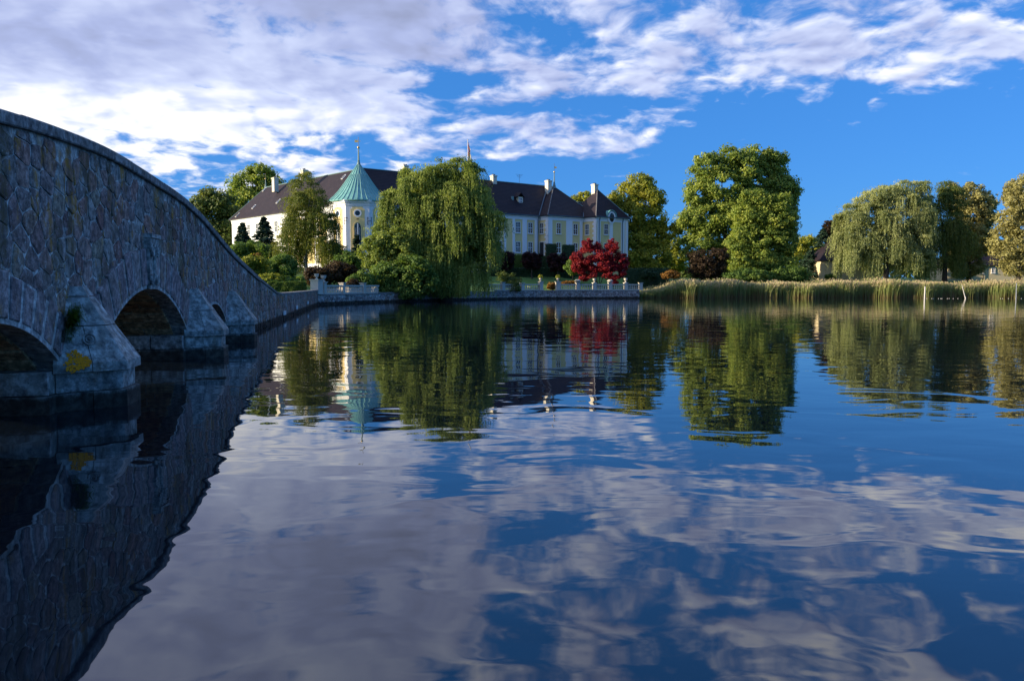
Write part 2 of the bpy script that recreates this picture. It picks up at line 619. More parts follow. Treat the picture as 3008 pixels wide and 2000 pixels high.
M['l_red'] = leaf_mat('red_maple_leaves', [(0.0, (0.126, 0.007, 0.016)), (0.5, (0.285, 0.018, 0.027)), (1.0, (0.443, 0.041, 0.044))], 0.4)
M['l_copper'] = leaf_mat('copper_beech_leaves', [(0.0, (0.027, 0.014, 0.017)), (0.5, (0.050, 0.020, 0.024)), (1.0, (0.101, 0.034, 0.034))])
M['l_hedge'] = leaf_mat('hedge_leaves', [(0.0, (0.051, 0.107, 0.022)), (0.5, (0.107, 0.182, 0.035)), (1.0, (0.216, 0.267, 0.051))])
M['l_yew'] = leaf_mat('yew_needles', [(0.0, (0.017, 0.045, 0.020)), (0.5, (0.031, 0.071, 0.031)), (1.0, (0.057, 0.108, 0.041))], 0.15)
M['l_grass'] = leaf_mat('grass_blades', [(0.0, (0.058, 0.123, 0.020)), (0.5, (0.099, 0.182, 0.030)), (1.0, (0.165, 0.231, 0.050))])


def reed_mat():
    m, g, b, o = new_mat('reed_stems')
    t = attr(g)
    h = attr(g, 'high')
    n = g.noise(pos(g), 0.25, 3.0, 0.5)
    c = g.ramp(g.add(h, g.mul(g.m('SUBTRACT', t, 0.5), 0.5), g.mul(g.m('SUBTRACT', n, 0.5), 0.5)),
               [(0.0, (0.27, 0.20, 0.09)), (0.28, (0.28, 0.32, 0.10)), (0.60, (0.36, 0.44, 0.14)), (0.84, (0.54, 0.48, 0.24)), (1.0, (0.62, 0.49, 0.31))])
    g.put(b.inputs['Base Color'], c)
    b.inputs['Roughness'].default_value = 0.7
    tr = g.node('ShaderNodeBsdfTranslucent')
    g.put(tr.inputs[0], c)
    mx = g.node('ShaderNodeMixShader')
    mx.inputs[0].default_value = 0.55
    g.t.links.new(b.outputs[0], mx.inputs[1])
    g.t.links.new(tr.outputs[0], mx.inputs[2])
    g.t.links.new(mx.outputs[0], o.inputs[0])
    return m


M['reed'] = reed_mat()
# ------------------------------------------------------------------ shore line, water and land
FX0, FK = -4.9, -0.19                      # face of the bridge and of the quay: X = FX0 + FK * Y
FN = Vector((1.0, -FK, 0)).normalized()    # outward normal of that face (towards the lake)
QEND = 82.0


def face(s, t, z):
    return Vector((FX0 + FK * s + FN.x * t, s + FN.y * t, z))


A_ = face(QEND, 0, 0)
SHORE = [(A_.x, A_.y), (-16.2, 95.0), (-2.3, 116.5), (4.3, 121.0), (20.6, 126.0), (22.0, 134.0), (60.0, 137.0), (130.0, 138.0), (330.0, 150.0)]
FACE_LINE = [(face(37, 0, 0).x, 37.0), (A_.x, A_.y)]


def seg_dist(px, py, pts):
    d = np.full(np.shape(px), 1e9)
    for (x0, y0), (x1, y1) in zip(pts[:-1], pts[1:]):
        dx, dy = x1 - x0, y1 - y0
        t = np.clip(((px - x0) * dx + (py - y0) * dy) / (dx * dx + dy * dy), 0, 1)
        d = np.minimum(d, np.hypot(px - x0 - t * dx, py - y0 - t * dy))
    return d


def sst(x, a, b):
    t = np.clip((x - a) / (b - a), 0, 1)
    return t * t * (3 - 2 * t)


def ground_z(x, y):
    x, y = np.asarray(x, float), np.asarray(y, float)
    d = seg_dist(x, y, FACE_LINE[:-1] + SHORE)
    r = sst(x, 20.0, 26.0)
    garden = 1.12 + 2.5 * sst(d, 3, 20) + 1.6 * sst(d, 16, 40)
    bank = 0.25 + 2.6 * sst(d, 0, 16) + 1.0 * sst(d, 16, 50)
    z = garden * (1 - r) + bank * r
    far = sst(y, 190, 320)
    return z * (1 - far) + 4.0 * far


def gz(x, y):
    return float(ground_z(x, y))


def shore_y(x):
    xs = [p[0] for p in SHORE]
    ys = [p[1] for p in SHORE]
    return float(np.interp(x, xs, ys))


wb = MB()
wb.poly([(-1500, -400, 0), (1500, -400, 0), (1500, 600, 0), (-1500, 600, 0)])
water = wb.build('water', M['water'])
tag(water, 'still dark lake water mirroring the sky and the castle', None, None, 'structure')


def build_land():
    offs = np.array([0.0, 0.5, 2, 4, 6, 9, 12, 15, 18, 22, 26, 30, 36, 42, 50, 60, 75, 95, 130, 180, 260, 400, 700, 1200, 2200])
    xs = np.concatenate([[-1600, -900, -500, -300, -200, -150, -110, -85, -70, -58, -48, -40, -33, -28, -24, A_.x],
                         np.linspace(A_.x + 1.5, 20.6, 28), [21.2, 22.0], np.linspace(25, 130, 30), [150, 180, 230, 330, 600, 1000, 1600]])
    V, Fc = [], []

    def grid(nx, ny, start):
        for i in range(nx - 1):
            for j in range(ny - 1):
                a = start + i * ny + j
                Fc.append((a, a + ny, a + ny + 1, a + 1))
    for x in xs:
        y0 = shore_y(x) if x > A_.x else A_.y
        V.append((x, y0 + 0.25, -1.0))
        for o in offs:
            y = y0 + 0.3 + o
            V.append((x, y, gz(x, y)))
    grid(len(xs), len(offs) + 1, 0)
    st = len(V)
    ys = np.concatenate([[36.2, 36.3], np.linspace(37, A_.y + 0.3, 24)])
    lo = [0.25, 0.6, 2, 4, 7, 11, 16, 24, 36, 60, 100, 180, 400, 1200]
    for k, y in enumerate(ys):
        for o in lo:
            x = FX0 + FK * min(y, A_.y) - o
            V.append((x, y, -1.0 if k == 0 else gz(x, max(y, 38))))
    grid(len(ys), len(lo), st)
    return np_mesh('ground', np.array(V), np.array(Fc), M['lawn'], smooth=True)


land = build_land()
tag(land, 'green castle lawn rising behind the shore walls', None, None, 'structure')


# ------------------------------------------------------------------ bridge
TOPX = [-8, 0, 4, 8, 10.5, 11.9, 13.7, 15.2, 16.9, 19.1, 21.5, 23.8, 27.5, 31, 36.8, 41, 44, 50, QEND]
TOPZ = [2.2, 3.2, 3.75, 4.15, 4.36, 4.47, 4.57, 4.61, 4.58, 4.50, 4.38, 4.12, 3.52, 3.02, 2.36, 1.95, 1.66, 1.58, 1.58]


def _spline(x):
    # smooth (monotone-ish) interpolation of the traced outline
    i = int(np.clip(np.searchsorted(TOPX, x) - 1, 0, len(TOPX) - 2))
    h = TOPX[i + 1] - TOPX[i]

    def slope(k):
        k0, k1 = max(k - 1, 0), min(k + 1, len(TOPX) - 1)
        return (TOPZ[k1] - TOPZ[k0]) / (TOPX[k1] - TOPX[k0])
    t = (x - TOPX[i]) / h
    return ((2 * t**3 - 3 * t**2 + 1) * TOPZ[i] + (t**3 - 2 * t**2 + t) * h * slope(i) + (-2 * t**3 + 3 * t**2) * TOPZ[i + 1] + (t**3 - t**2) * h * slope(i + 1))


def ztop(s):
    return _spline(float(np.clip(s, -8, QEND)))


class Arch:
    def __init__(self, c, half, crown, ring, spring=0.68):
        rise = crown - spring
        self.c, self.half, self.crown, self.spring, self.ring = c, half, crown, spring, ring
        self.R = (half * half + rise * rise) / (2 * rise)
        self.zc = crown - self.R
        self.phi = math.asin(min(1.0, half / self.R))

    def zin(self, s):
        return self.zc + math.sqrt(max(0.0, self.R ** 2 - (s - self.c) ** 2))


ARCHES = [Arch(10.0, 2.45, 1.52, 0.68), Arch(17.75, 3.65, 1.95, 0.86), Arch(25.3, 2.15, 1.42, 0.66)]
PIERS = [13.12, 22.1, 28.25]
BEND = 36.5
BW = 5.2

bridge = thing('stone_bridge', 'humpbacked rubble stone bridge with three arches at the left edge', 'bridge', tuple(face(17.75, 0, 0)))
quay = thing('quay_wall', 'low rubble quay wall running from the bridge foot to the balustrade', 'wall', tuple(face(60, 0, 0)))


def build_body():
    ss = set(np.linspace(-8, BEND, 60))
    for a in ARCHES:
        ss |= set(np.linspace(a.c - a.half, a.c + a.half, 25))
        ss |= {a.c - a.half - 0.001, a.c + a.half + 0.001}
    ss = sorted(ss)

    def bot(s):
        for a in ARCHES:
            if abs(s - a.c) <= a.half + 1e-6:
                return a.zin(s)
        return -1.2
    mb = MB()
    mb.tint = 0.5
    for s0, s1 in zip(ss[:-1], ss[1:]):
        b0, b1 = bot(s0), bot(s1)
        mid = bot((s0 + s1) / 2)
        if s1 - s0 < 0.01:
            # jamb of an arch
            mb.poly([face(s0, 0, b0), face(s0, -BW, b0), face(s0, -BW, b1), face(s0, 0, b1)])
            continue
        t0, t1 = ztop(s0) - 0.16, ztop(s1) - 0.16
        mb.poly([face(s0, 0, b0), face(s1, 0, b1), face(s1, 0, t1), face(s0, 0, t0)])
        mb.poly([face(s0, -BW, t0), face(s1, -BW, t1), face(s1, -BW, b1), face(s0, -BW, b0)])
        mb.poly([face(s0, 0, t0), face(s1, 0, t1), face(s1, -BW, t1), face(s0, -BW, t0)])
        if mid > -1:
            mb.poly([face(s0, 0, b0), face(s0, -BW, b0), face(s1, -BW, b1), face(s1, 0, b1)])
    mb.poly([face(BEND, 0, -1.2), face(BEND, -BW, -1.2), face(BEND, -BW, ztop(BEND) - 0.16), face(BEND, 0, ztop(BEND) - 0.16)])
    return mb.build('mortar_body', M['mortar'], bridge)


build_body()
mb = MB()
for s0, s1 in zip(np.linspace(BEND, QEND, 30)[:-1], np.linspace(BEND, QEND, 30)[1:]):
    mb.hexa([face(s0, 0, -1), face(s1, 0, -1), face(s1, -0.6, -1), face(s0, -0.6, -1)],
            [face(s0, 0, ztop(s0) - 0.1), face(s1, 0, ztop(s1) - 0.1), face(s1, -0.6, ztop(s1) - 0.1), face(s0, -0.6, ztop(s0) - 0.1)])
mb.build('mortar_body', M['mortar'], quay)


def clip_half(poly, nx, nz, d):
    """keep the part of the polygon where nx*s + nz*z <= d"""
    out = []
    n = len(poly)
    for i in range(n):
        p, q = poly[i], poly[(i + 1) % n]
        a, b_ = nx * p[0] + nz * p[1] - d, nx * q[0] + nz * q[1] - d
        if a <= 0:
            out.append(p)
        if (a < 0 < b_) or (b_ < 0 < a):
            t = a / (a - b_)
            out.append((p[0] + t * (q[0] - p[0]), p[1] + t * (q[1] - p[1])))
    return out


def rubble_cells(s0, s1, zfun, zbot, ws, hs, avoid=None, seed=1):
    """irregular stones (polygons in the plane of a wall)"""
    r = random.Random(seed)
    seeds = []
    zmax = max(zfun(s) for s in np.linspace(s0, s1, 60))
    row = 0
    z = zbot + hs * 0.3
    while z < zmax + hs:
        s = s0 - r.random() * ws
        while s < s1 + ws:
            big = 1.0 + (0.55 if r.random() < 0.18 else 0.0)
            p = (s + r.uniform(-0.28, 0.28) * ws, z + r.uniform(-0.30, 0.30) * hs)
            if r.random() > 0.07:
                seeds.append(p)
            s += ws * r.uniform(0.72, 1.22) * big
        z += hs
        row += 1
    P = np.array(seeds)
    k = ws / hs * 0.85                             # stones a little wider than high
    cells = []
    for i, (s, z) in enumerate(seeds):
        if s < s0 - 0.2 or s > s1 + 0.2 or z > zfun(s) - 0.05:
            continue
        if avoid and avoid(s, z):
            continue
        poly = [(s - 1.6 * ws, z - 1.6 * hs), (s + 1.6 * ws, z - 1.6 * hs), (s + 1.6 * ws, z + 1.6 * hs), (s - 1.6 * ws, z + 1.6 * hs)]
        dd = np.hypot(P[:, 0] - s, (P[:, 1] - z) * k)
        for j in np.argsort(dd)[1:22]:
            if dd[j] > 3.2 * ws:
                break
            q = P[j]
            nx, nz = q[0] - s, (q[1] - z) * k * k
            mx, mz = (q[0] + s) / 2, (q[1] + z) / 2
            poly = clip_half(poly, nx, nz, nx * mx + nz * mz)
            if len(poly) < 3:
                break
        if len(poly) < 3:
            continue
        sl = (zfun(s + 0.2) - zfun(s - 0.2)) / 0.4
        poly = clip_half(poly, -sl, 1.0, zfun(s) - sl * s - 0.02)
        poly = clip_half(poly, 1, 0, s1)
        poly = clip_half(poly, -1, 0, -s0)
        poly = clip_half(poly, 0, -1, -zbot)
        if len(poly) < 3:
            continue
        cells.append(poly)
    return cells


def soften(poly, r=0.15):
    out = []
    n = len(poly)
    for i in range(n):
        p, q = poly[i], poly[(i + 1) % n]
        out.append((p[0] + (q[0] - p[0]) * r, p[1] + (q[1] - p[1]) * r))
        out.append((p[0] + (q[0] - p[0]) * (1 - r), p[1] + (q[1] - p[1]) * (1 - r)))
    return out


def add_stone(mb, poly, place, gap, depth, rnd):
    """one rubble stone: a body standing proud of the mortar with worn edges"""
    cs = sum(p[0] for p in poly) / len(poly)
    cz = sum(p[1] for p in poly) / len(poly)
    size = max(0.08, 0.5 * (max(p[0] for p in poly) - min(p[0] for p in poly)))
    sizez = max(0.08, 0.5 * (max(p[1] for p in poly) - min(p[1] for p in poly)))
    pl = [(p[0] + rnd.uniform(-.02, .02), p[1] + rnd.uniform(-.02, .02)) for p in soften(poly)]
    k = max(0.3, 1 - gap / min(size, sizez))

    def ring(f, t, wob=0.0):
        return [place(cs + (p[0] - cs) * f, cz + (p[1] - cz) * f, t + rnd.uniform(-wob, wob)) for p in pl]
    tilt = (rnd.uniform(-.02, .02), rnd.uniform(-.02, .02))
    n = len(pl)
    f2 = k * 0.90
    r2 = [place(cs + (p[0] - cs) * f2, cz + (p[1] - cz) * f2, depth + (p[0] - cs) * tilt[0] + (p[1] - cz) * tilt[1] + rnd.uniform(-.006, .006)) for p in pl]
    rings = [ring(k, -0.05), ring(k, depth * 0.55, 0.006), r2]
    vs = [p for r in rings for p in r] + [place(cs, cz, depth * 1.25)]
    fs = []
    for a in range(2):
        for i in range(n):
            j = (i + 1) % n
            fs.append([a * n + i, a * n + j, (a + 1) * n + j, (a + 1) * n + i])
    for i in range(n):
        fs.append([2 * n + i, 2 * n + (i + 1) % n, 3 * n])
    mb.tint = rnd.random()
    mb._add(vs, fs)


def stone_wall(parent, cells, place, mat, n_single, key, gap=0.022, depth=0.05, name='stone', seed=3):
    """the largest-looking stones become parts of their own, the rest one part"""
    rnd = random.Random(seed)
    cells = sorted(cells, key=key)
    rest = MB()
    for i, c in enumerate(cells):
        if i < n_single:
            mb = MB()
            add_stone(mb, c, place, gap, depth * rnd.uniform(0.6, 1.4), rnd)
            mb.build(name, mat, parent)
        else:
            add_stone(rest, c, place, gap, depth * rnd.uniform(0.6, 1.4), rnd)
    if rest.v:
        o = rest.build('stonework', mat, parent)
        o['kind'] = 'stuff'


def in_ring(s, z):
    for a in ARCHES:
        if math.hypot(s - a.c, z - a.zc) < a.R + a.ring - 0.03 and abs(s - a.c) < a.half + a.ring:
            return True
        if abs(s - a.c) < a.half and z < a.spring + 0.2:
            return True
    return False


def fit_ring(poly):
    out = []
    for s, z in poly:
        for a in ARCHES:
            r = math.hypot(s - a.c, z - a.zc)
            lim = a.R + a.ring - 0.05
            if r < lim and z > a.zc + 0.2 and abs(s - a.c) < a.half + a.ring + 0.5:
                s, z = a.c + (s - a.c) * lim / r, a.zc + (z - a.zc) * lim / r
        out.append((s, z))
    return out


def under_cap(s, z):
    return any(abs(s - p) < 0.86 - 0.42 * max(0, z - 0.7) and z < 1.6 for p in PIERS)


cells = rubble_cells(5.5, BEND, lambda s: ztop(s) - 0.18, -0.3, 0.42, 0.32, lambda s, z: in_ring(s, z) or under_cap(s, z), 5)
cells = [fit_ring(c) for c in cells]
stone_wall(bridge, cells, lambda s, z, t: face(s, t, z), M['granite'], 300, gap=0.014, depth=0.015, key= lambda c: abs(sum(p[0] for p in c) / len(c) - 9.5) if sum(p[0] for p in c) / len(c) > 9.5 else 60, seed=11)
qc = rubble_cells(BEND + 0.02, QEND, lambda s: ztop(s) - 0.14, -0.3, 0.60, 0.36, None, 9)
stone_wall(quay, qc, lambda s, z, t: face(s, t, z), M['granite'], 0, lambda c: 0, gap=0.016, depth=0.028, seed=12)

# coping stones along the parapet
rnd = random.Random(21)
s = -7.0
while s < BEND - 0.2:
    e = min(s + rnd.uniform(1.15, 1.5), BEND)
    mb = MB()
    mb.tint = rnd.random()
    pr = [(0.075, -0.185), (0.090, -0.165), (0.090, -0.025), (0.072, 0.0), (-0.32, 0.012), (-0.36, -0.02), (-0.36, -0.185)]
    dz = rnd.uniform(-0.008, 0.008)
    rings = [[face(q, t, ztop(q) + z + dz) for t, z in pr] for q in np.linspace(s + 0.006, e - 0.006, 5)]
    mb.loft(rings)
    mb.build('coping_stone', M['coping'], bridge)
    s = e
s = BEND
while s < QEND - 0.2:
    e = min(s + rnd.uniform(1.4, 1.9), QEND)
    mb = MB()
    mb.tint = rnd.random()
    pr = [(0.06, -0.12), (0.07, -0.02), (0.05, 0.0), (-0.5, 0.01), (-0.62, -0.12)]
    mb.loft([[face(q, t, ztop(q) + z) for t, z in pr] for q in np.linspace(s + 0.008, e - 0.008, 3)])
    mb.build('coping_stone', M['coping'], quay)
    s = e


# arch rings: a pale mortar bed and one voussoir after another
def build_arch(a, nv, key):
    mb = MB()
    mb.tint = 0.4
    n = 40
    for i in range(n):
        p0, p1 = -a.phi + 2 * a.phi * i / n, -a.phi + 2 * a.phi * (i + 1) / n

        def pt(p, r, t):
            return face(a.c + r * math.sin(p), t, a.zc + r * math.cos(p))
        mb.hexa([pt(p0, a.R - 0.004, -0.3), pt(p1, a.R - 0.004, -0.3), pt(p1, a.R + a.ring, -0.3), pt(p0, a.R + a.ring, -0.3)],
                [pt(p0, a.R - 0.004, 0.045), pt(p1, a.R - 0.004, 0.045), pt(p1, a.R + a.ring, 0.045), pt(p0, a.R + a.ring, 0.045)])
    mb.build('arch_bed', M['ring_mortar'], bridge)
    rn = random.Random(int(a.c * 10))
    ph = a.phi + 0.30 * a.ring / a.R
    w = 2 * ph / nv
    for i in range(nv):
        if key and i == nv // 2:
            continue
        p0, p1 = -ph + w * i, -ph + w * (i + 1)
        r0, r1 = a.R + 0.075, a.R + a.ring + rn.uniform(-0.03, 0.09)
        gp = 0.042 / a.R
        q0, q1 = p0 + gp, p1 - gp
        d = 0.062 + rn.uniform(-0.012, 0.014)

        def P(p, r, t):
            return face(a.c + r * math.sin(p), t, a.zc + r * math.cos(p))
        mb = MB()
        mb.tint = rn.random()
        b_ = 0.018
        mb.loft([[P(q0, r0, 0.0), P(q1, r0, 0.0), P(q1, r1, 0.0), P(q0, r1, 0.0)],
                 [P(q0, r0, d - 0.014), P(q1, r0, d - 0.014), P(q1, r1, d - 0.014), P(q0, r1, d - 0.014)],
                 [P(q0 + b_ / a.R, r0 + b_, d), P(q1 - b_ / a.R, r0 + b_, d), P(q1 - b_ / a.R, r1 - b_, d), P(q0 + b_ / a.R, r1 - b_, d)]])
        mb.build('voussoir', M['voussoir'], bridge)
    # barrel of the vault: courses of narrow stones
    vb = MB()
    nc = max(9, int(2 * a.phi * a.R / 0.30))
    for i in range(nc):
        t = -0.32
        while t > -BW:
            e = max(t - rn.uniform(0.35, 0.8), -BW)
            p0, p1 = -a.phi + 2 * a.phi * (i + 0.06) / nc, -a.phi + 2 * a.phi * (i + 0.94) / nc
            dd = rn.uniform(0.012, 0.06)
            vb.tint = rn.random()

            def Q(p, r, tt):
                return face(a.c + r * math.sin(p), tt, a.zc + r * math.cos(p))
            vb.hexa([Q(p0, a.R + 0.03, t - 0.012), Q(p1, a.R + 0.03, t - 0.012), Q(p1, a.R + 0.03, e + 0.012), Q(p0, a.R + 0.03, e + 0.012)],
                    [Q(p0, a.R - dd, t - 0.02), Q(p1, a.R - dd, t - 0.02), Q(p1, a.R - dd, e + 0.02), Q(p0, a.R - dd, e + 0.02)])
            t = e
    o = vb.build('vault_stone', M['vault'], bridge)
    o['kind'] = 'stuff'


for a, nv, key in zip(ARCHES, (15, 17, 11), (False, True, False)):
    build_arch(a, nv, key)

# carved keystone of the middle arch: a console with two scrolls
a = ARCHES[1]
mb = MB()
mb.tint = 0.7
z0, z1 = a.crown - 0.02, a.crown + 1.28
prof = [(0.29, z0, 0.09), (0.30, z0 + 0.25, 0.12), (0.33, z0 + 0.62, 0.12), (0.36, z0 + 1.0, 0.16), (0.37, z0 + 1.14, 0.17)]
rings = []
for h, z, t in prof:
    rings.append([face(a.c - h, 0.0, z), face(a.c + h, 0.0, z), face(a.c + h, t, z), face(a.c - h, t, z)])
mb.loft(rings)
mb.box(face(a.c, 0.08, z0 + 1.19), (0.26, 0.80, 0.09), math.atan(-FK))
kst = mb.build('keystone', M['ashlar'], bridge)
for h, zz, r in ((-1, z0 + 0.86, 0.17), (1, z0 + 0.86, 0.17), (-1, z0 + 0.20, 0.12), (1, z0 + 0.20, 0.12)):
    mb = MB()
    mb.tint = 0.9
    pts = []
    for i in range(26):
        th = i * 0.5
        rr = r * (1 - i / 30.0)
        pts.append(face(a.c + h * (0.20 + 0.02) + rr * math.cos(th) * h * 0.8, 0.125 + 0.05 * (zz - z0), zz + rr * math.sin(th)))
    mb.tube(pts, 0.028, 6)
    mb.build('scroll', M['ashlar'], kst)
mb = MB()
mb.tint = 0.9
mb.tube([face(a.c, 0.10, z0 + 0.05), face(a.c, 0.125, z0 + 0.5), face(a.c, 0.16, z0 + 0.95)], [0.035, 0.045, 0.05], 7)
mb.build('fluting', M['ashlar'], kst)


# piers with pointed, stepped cutwaters
def frustum(plan, apex, z0, z1, zb, za, shrink, grow=1.0):
    """a piece of a pyramid between two heights; zb is where the pyramid has the given plan, za the apex height"""
    c = (sum(p[0] for p in plan) / len(plan), sum(p[1] for p in plan) / len(plan))

    def at_z(z):
        f = max(0.02, (za - z) / (za - zb)) if z > zb else 1.0
        out = []
        for s_, t_ in plan:
            s2, t2 = apex[0] + (s_ - apex[0]) * f, apex[1] + (t_ - apex[1]) * f
            cc = (apex[0] + (c[0] - apex[0]) * f, apex[1] + (c[1] - apex[1]) * f)
            s2 += shrink * (1 if cc[0] > s2 else -1) * 0.5
            t2 += shrink * (1 if cc[1] > t2 else -1) * 0.5
            out.append(face(s2, t2, z))
        return out
    return at_z(z0), at_z(z1)


def build_pier(pc, cap_apex, k=1.0):
    def plan(g):
        return [(pc - 0.86 * k - g, -0.02), (pc - 0.36 * k - g * 0.6, 0.86 * k + g), (pc + 0.36 * k + g * 0.6, 0.86 * k + g), (pc + 0.86 * k + g, -0.02)]

    def cells_of(p, split=True):
        A, B, C, D = p
        Mx = (A[0] + (B[0] - A[0]) * 0.52, A[1] + (B[1] - A[1]) * 0.52)
        Nx = (C[0] + (D[0] - C[0]) * 0.5, C[1] + (D[1] - C[1]) * 0.5)
        O = (pc, -0.02)
        if not split:
            return [[A, B, (pc, B[1]), O], [(pc, C[1]), C, D, O]]
        return [[A, Mx, O], [Mx, B, C, Nx, O], [Nx, D, O]]
    rn = random.Random(int(pc * 7))
    apex = (pc + 0.05, -0.12)
    for i, c in enumerate(cells_of(plan(0.05))):                 # dark course at the water line
        mb = MB()
        mb.tint = rn.random()
        lo, hi = frustum(c, apex, -0.9, 0.285, 9, 10, 0.012)
        mb.hexa(lo, hi)
        mb.build('base_stone', M['ashlar'], bridge)
    for i, c in enumerate(cells_of(plan(-0.02), i == 9)):        # pale course
        mb = MB()
        mb.tint = rn.random()
        lo, hi = frustum(c, apex, 0.295, 0.605, 9, 10, 0.010)
        mb.hexa(lo, hi)
        mb.build('pier_stone', M['ashlar'], bridge)
    zb, za = 0.76, cap_apex
    courses = [(0.615, 0.76, True, None), (0.76, zb + (za - zb) * 0.46, True, 0), (zb + (za - zb) * 0.472, zb + (za - zb) * 0.84, False, 1), (zb + (za - zb) * 0.852, za - 0.03, False, 2)]
    # lip and lowest sloping course are cut from the same stones
    for j, c in enumerate(cells_of(plan(0.07))):
        mb = MB()
        mb.tint = 0.55 + 0.4 * rn.random()
        lo, mid = frustum(c, apex, 0.615, 0.76, zb, za + 0.45, 0.012)
        _, hi = frustum(c, apex, 0.76, courses[1][1], zb, za + 0.45, 0.012)
        mb.loft([lo, mid, hi])
        mb.build('cap_stone', M['ashlar'], bridge)
    for z0_, z1_, sp, q in courses[2:]:
        mb = MB()
        mb.tint = 0.35 + 0.6 * rn.random()
        lo, hi = frustum(plan(0.07), apex, z0_, z1_, zb, za + 0.45, 0.0)
        mb.hexa(lo, hi)
        mb.build('cap_stone', M['ashlar'], bridge)
    # blocks along the foot of the pier, under the arches
    for side in (-1, 1):
        t = -0.02
        while t > -BW + 0.1:
            e = max(t - rn.uniform(0.55, 1.0), -BW)
            sx = pc + side * 0.84
            mb = MB()
            mb.tint = rn.random()
            mb.hexa([face(sx - 0.28, t - 0.012, 0.30), face(sx + 0.28, t - 0.012, 0.30), face(sx + 0.28, e + 0.012, 0.30), face(sx - 0.28, e + 0.012, 0.30)],
                    [face(sx - 0.28, t - 0.012, 0.66), face(sx + 0.28, t - 0.012, 0.66), face(sx + 0.28, e + 0.012, 0.66), face(sx - 0.28, e + 0.012, 0.66)])
            mb.build('footing_stone', M['ashlar'], bridge)
            t = e
        mb = MB()
        mb.tint = 0.2
        sx = pc + side * 0.86
        mb.hexa([face(sx - 0.3, 0.0, -0.9), face(sx + 0.3, 0.0, -0.9), face(sx + 0.3, -BW, -0.9), face(sx - 0.3, -BW, -0.9)],
                [face(sx - 0.3, 0.0, 0.285), face(sx + 0.3, 0.0, 0.285), face(sx + 0.3, -BW, 0.285), face(sx - 0.3, -BW, 0.285)])
        mb.build('base_stone', M['ashlar'], bridge)


build_pier(PIERS[0], 2.02)
build_pier(PIERS[1], 1.95)
build_pier(PIERS[2], 1.85)


# rosette and yellow lichen on the near side of the first pier cap
def on_cap(px, py, lift=0.0):
    pc, g = PIERS[0], 0.07
    f = (2.12 - 0.76)
    Ap, Bp = face(pc - 0.86 - g, -0.02, 0.76), face(pc - 0.36 - g * 0.6, 0.86 + g, 0.76)
    Tp = face(pc + 0.05, -0.12, 2.47)
    n = (Bp - Ap).cross(Tp - Ap).normalized()
    rx, rz = ray(px, py)
    d = Vector((rx, 1, rz))
    o = Vector((0, 0, HC))
    if n.dot(d) > 0:
        n = -n
    t = (Ap - o).dot(n) / d.dot(n)
    return o + d * t + n * lift, n


c, n = on_cap(262, 997, 0.012)
u = n.cross(Vector((0, 0, 1))).normalized()
w_ = n.cross(u)
mb = MB()
mb.tint = 0.8
for R_, r_ in ((0.095, 0.014), (0.05, 0.012)):
    mb.tube([c + (u * math.cos(q) + w_ * math.sin(q)) * R_ for q in np.linspace(0, 2 * math.pi, 21)], r_, 6)
mb.tube([c - n * 0.01, c + n * 0.025], [0.028, 0.012], 8)
mb.build('rosette', M['ashlar'], bridge)

m_, g_, b__, o_ = new_mat('yellow_lichen')
g_.put(b__.inputs['Base Color'], g_.mix(g_.noise(pos(g_), 25.0, 5.0, 0.7), (0.55, 0.17, 0.003), (0.95, 0.34, 0.006)))
b__.inputs['Roughness'].default_value = 0.95
M['lichen'] = m_
mb = MB()
rn = random.Random(4)
for i in range(900):
    r_, q = math.sqrt(rn.random()), rn.uniform(0, 6.283)
    edge = 0.84 + 0.10 * math.sin(q * 3 + 1) + 0.07 * math.sin(q * 7) + 0.06 * math.sin(q * 13 + 2)
    if r_ > edge or rn.random() < 0.25 + 0.55 * (r_ / edge) ** 3:
        continue
    c, n = on_cap(226 + r_ * 44 * math.cos(q), 1062 + r_ * 38 * math.sin(q), 0.004)
    u = n.cross(Vector((0, 0, 1))).normalized()
    w_ = n.cross(u)
    rr = rn.uniform(0.006, 0.020)
    k = 7
    ring = [c + (u * math.cos(6.283 * j / k) + w_ * math.sin(6.283 * j / k)) * rr * rn.uniform(.7, 1.2) for j in range(k)]
    mb.loft([[p - n * 0.006 for p in ring], [p + n * rn.uniform(0, .004) for p in ring]])
o = mb.build('lichen_patch', M['lichen'], bridge)
o['kind'] = 'stuff'

# drain pipe and three small enamel plates on the quay wall
mb = MB()
s_ = 31.3
mb.tube([face(s_, 0.12, 0.02), face(s_, 0.12, 1.45)], 0.045, 8)
mb.build('drain_pipe', M['greypole'], bridge)
for px, py in ((832, 919), (869, 903), (902, 889)):
    sY = -FX0 / -(FK - (px - 1504) / F) if False else FX0 / ((px - 1504) / F - FK)
    p = at(px, py, sY)
    mb = MB()
    mb.hexa([face(sY - 0.6, 0.06, p.z - 0.12), face(sY + 0.6, 0.06, p.z - 0.12), face(sY + 0.6, 0.06, p.z + 0.12), face(sY - 0.6, 0.06, p.z + 0.12)],
            [face(sY - 0.6, 0.12, p.z - 0.12), face(sY + 0.6, 0.12, p.z - 0.12), face(sY + 0.6, 0.12, p.z + 0.12), face(sY - 0.6, 0.12, p.z + 0.12)])
    mb.build('white_plate', M['plate'], quay)


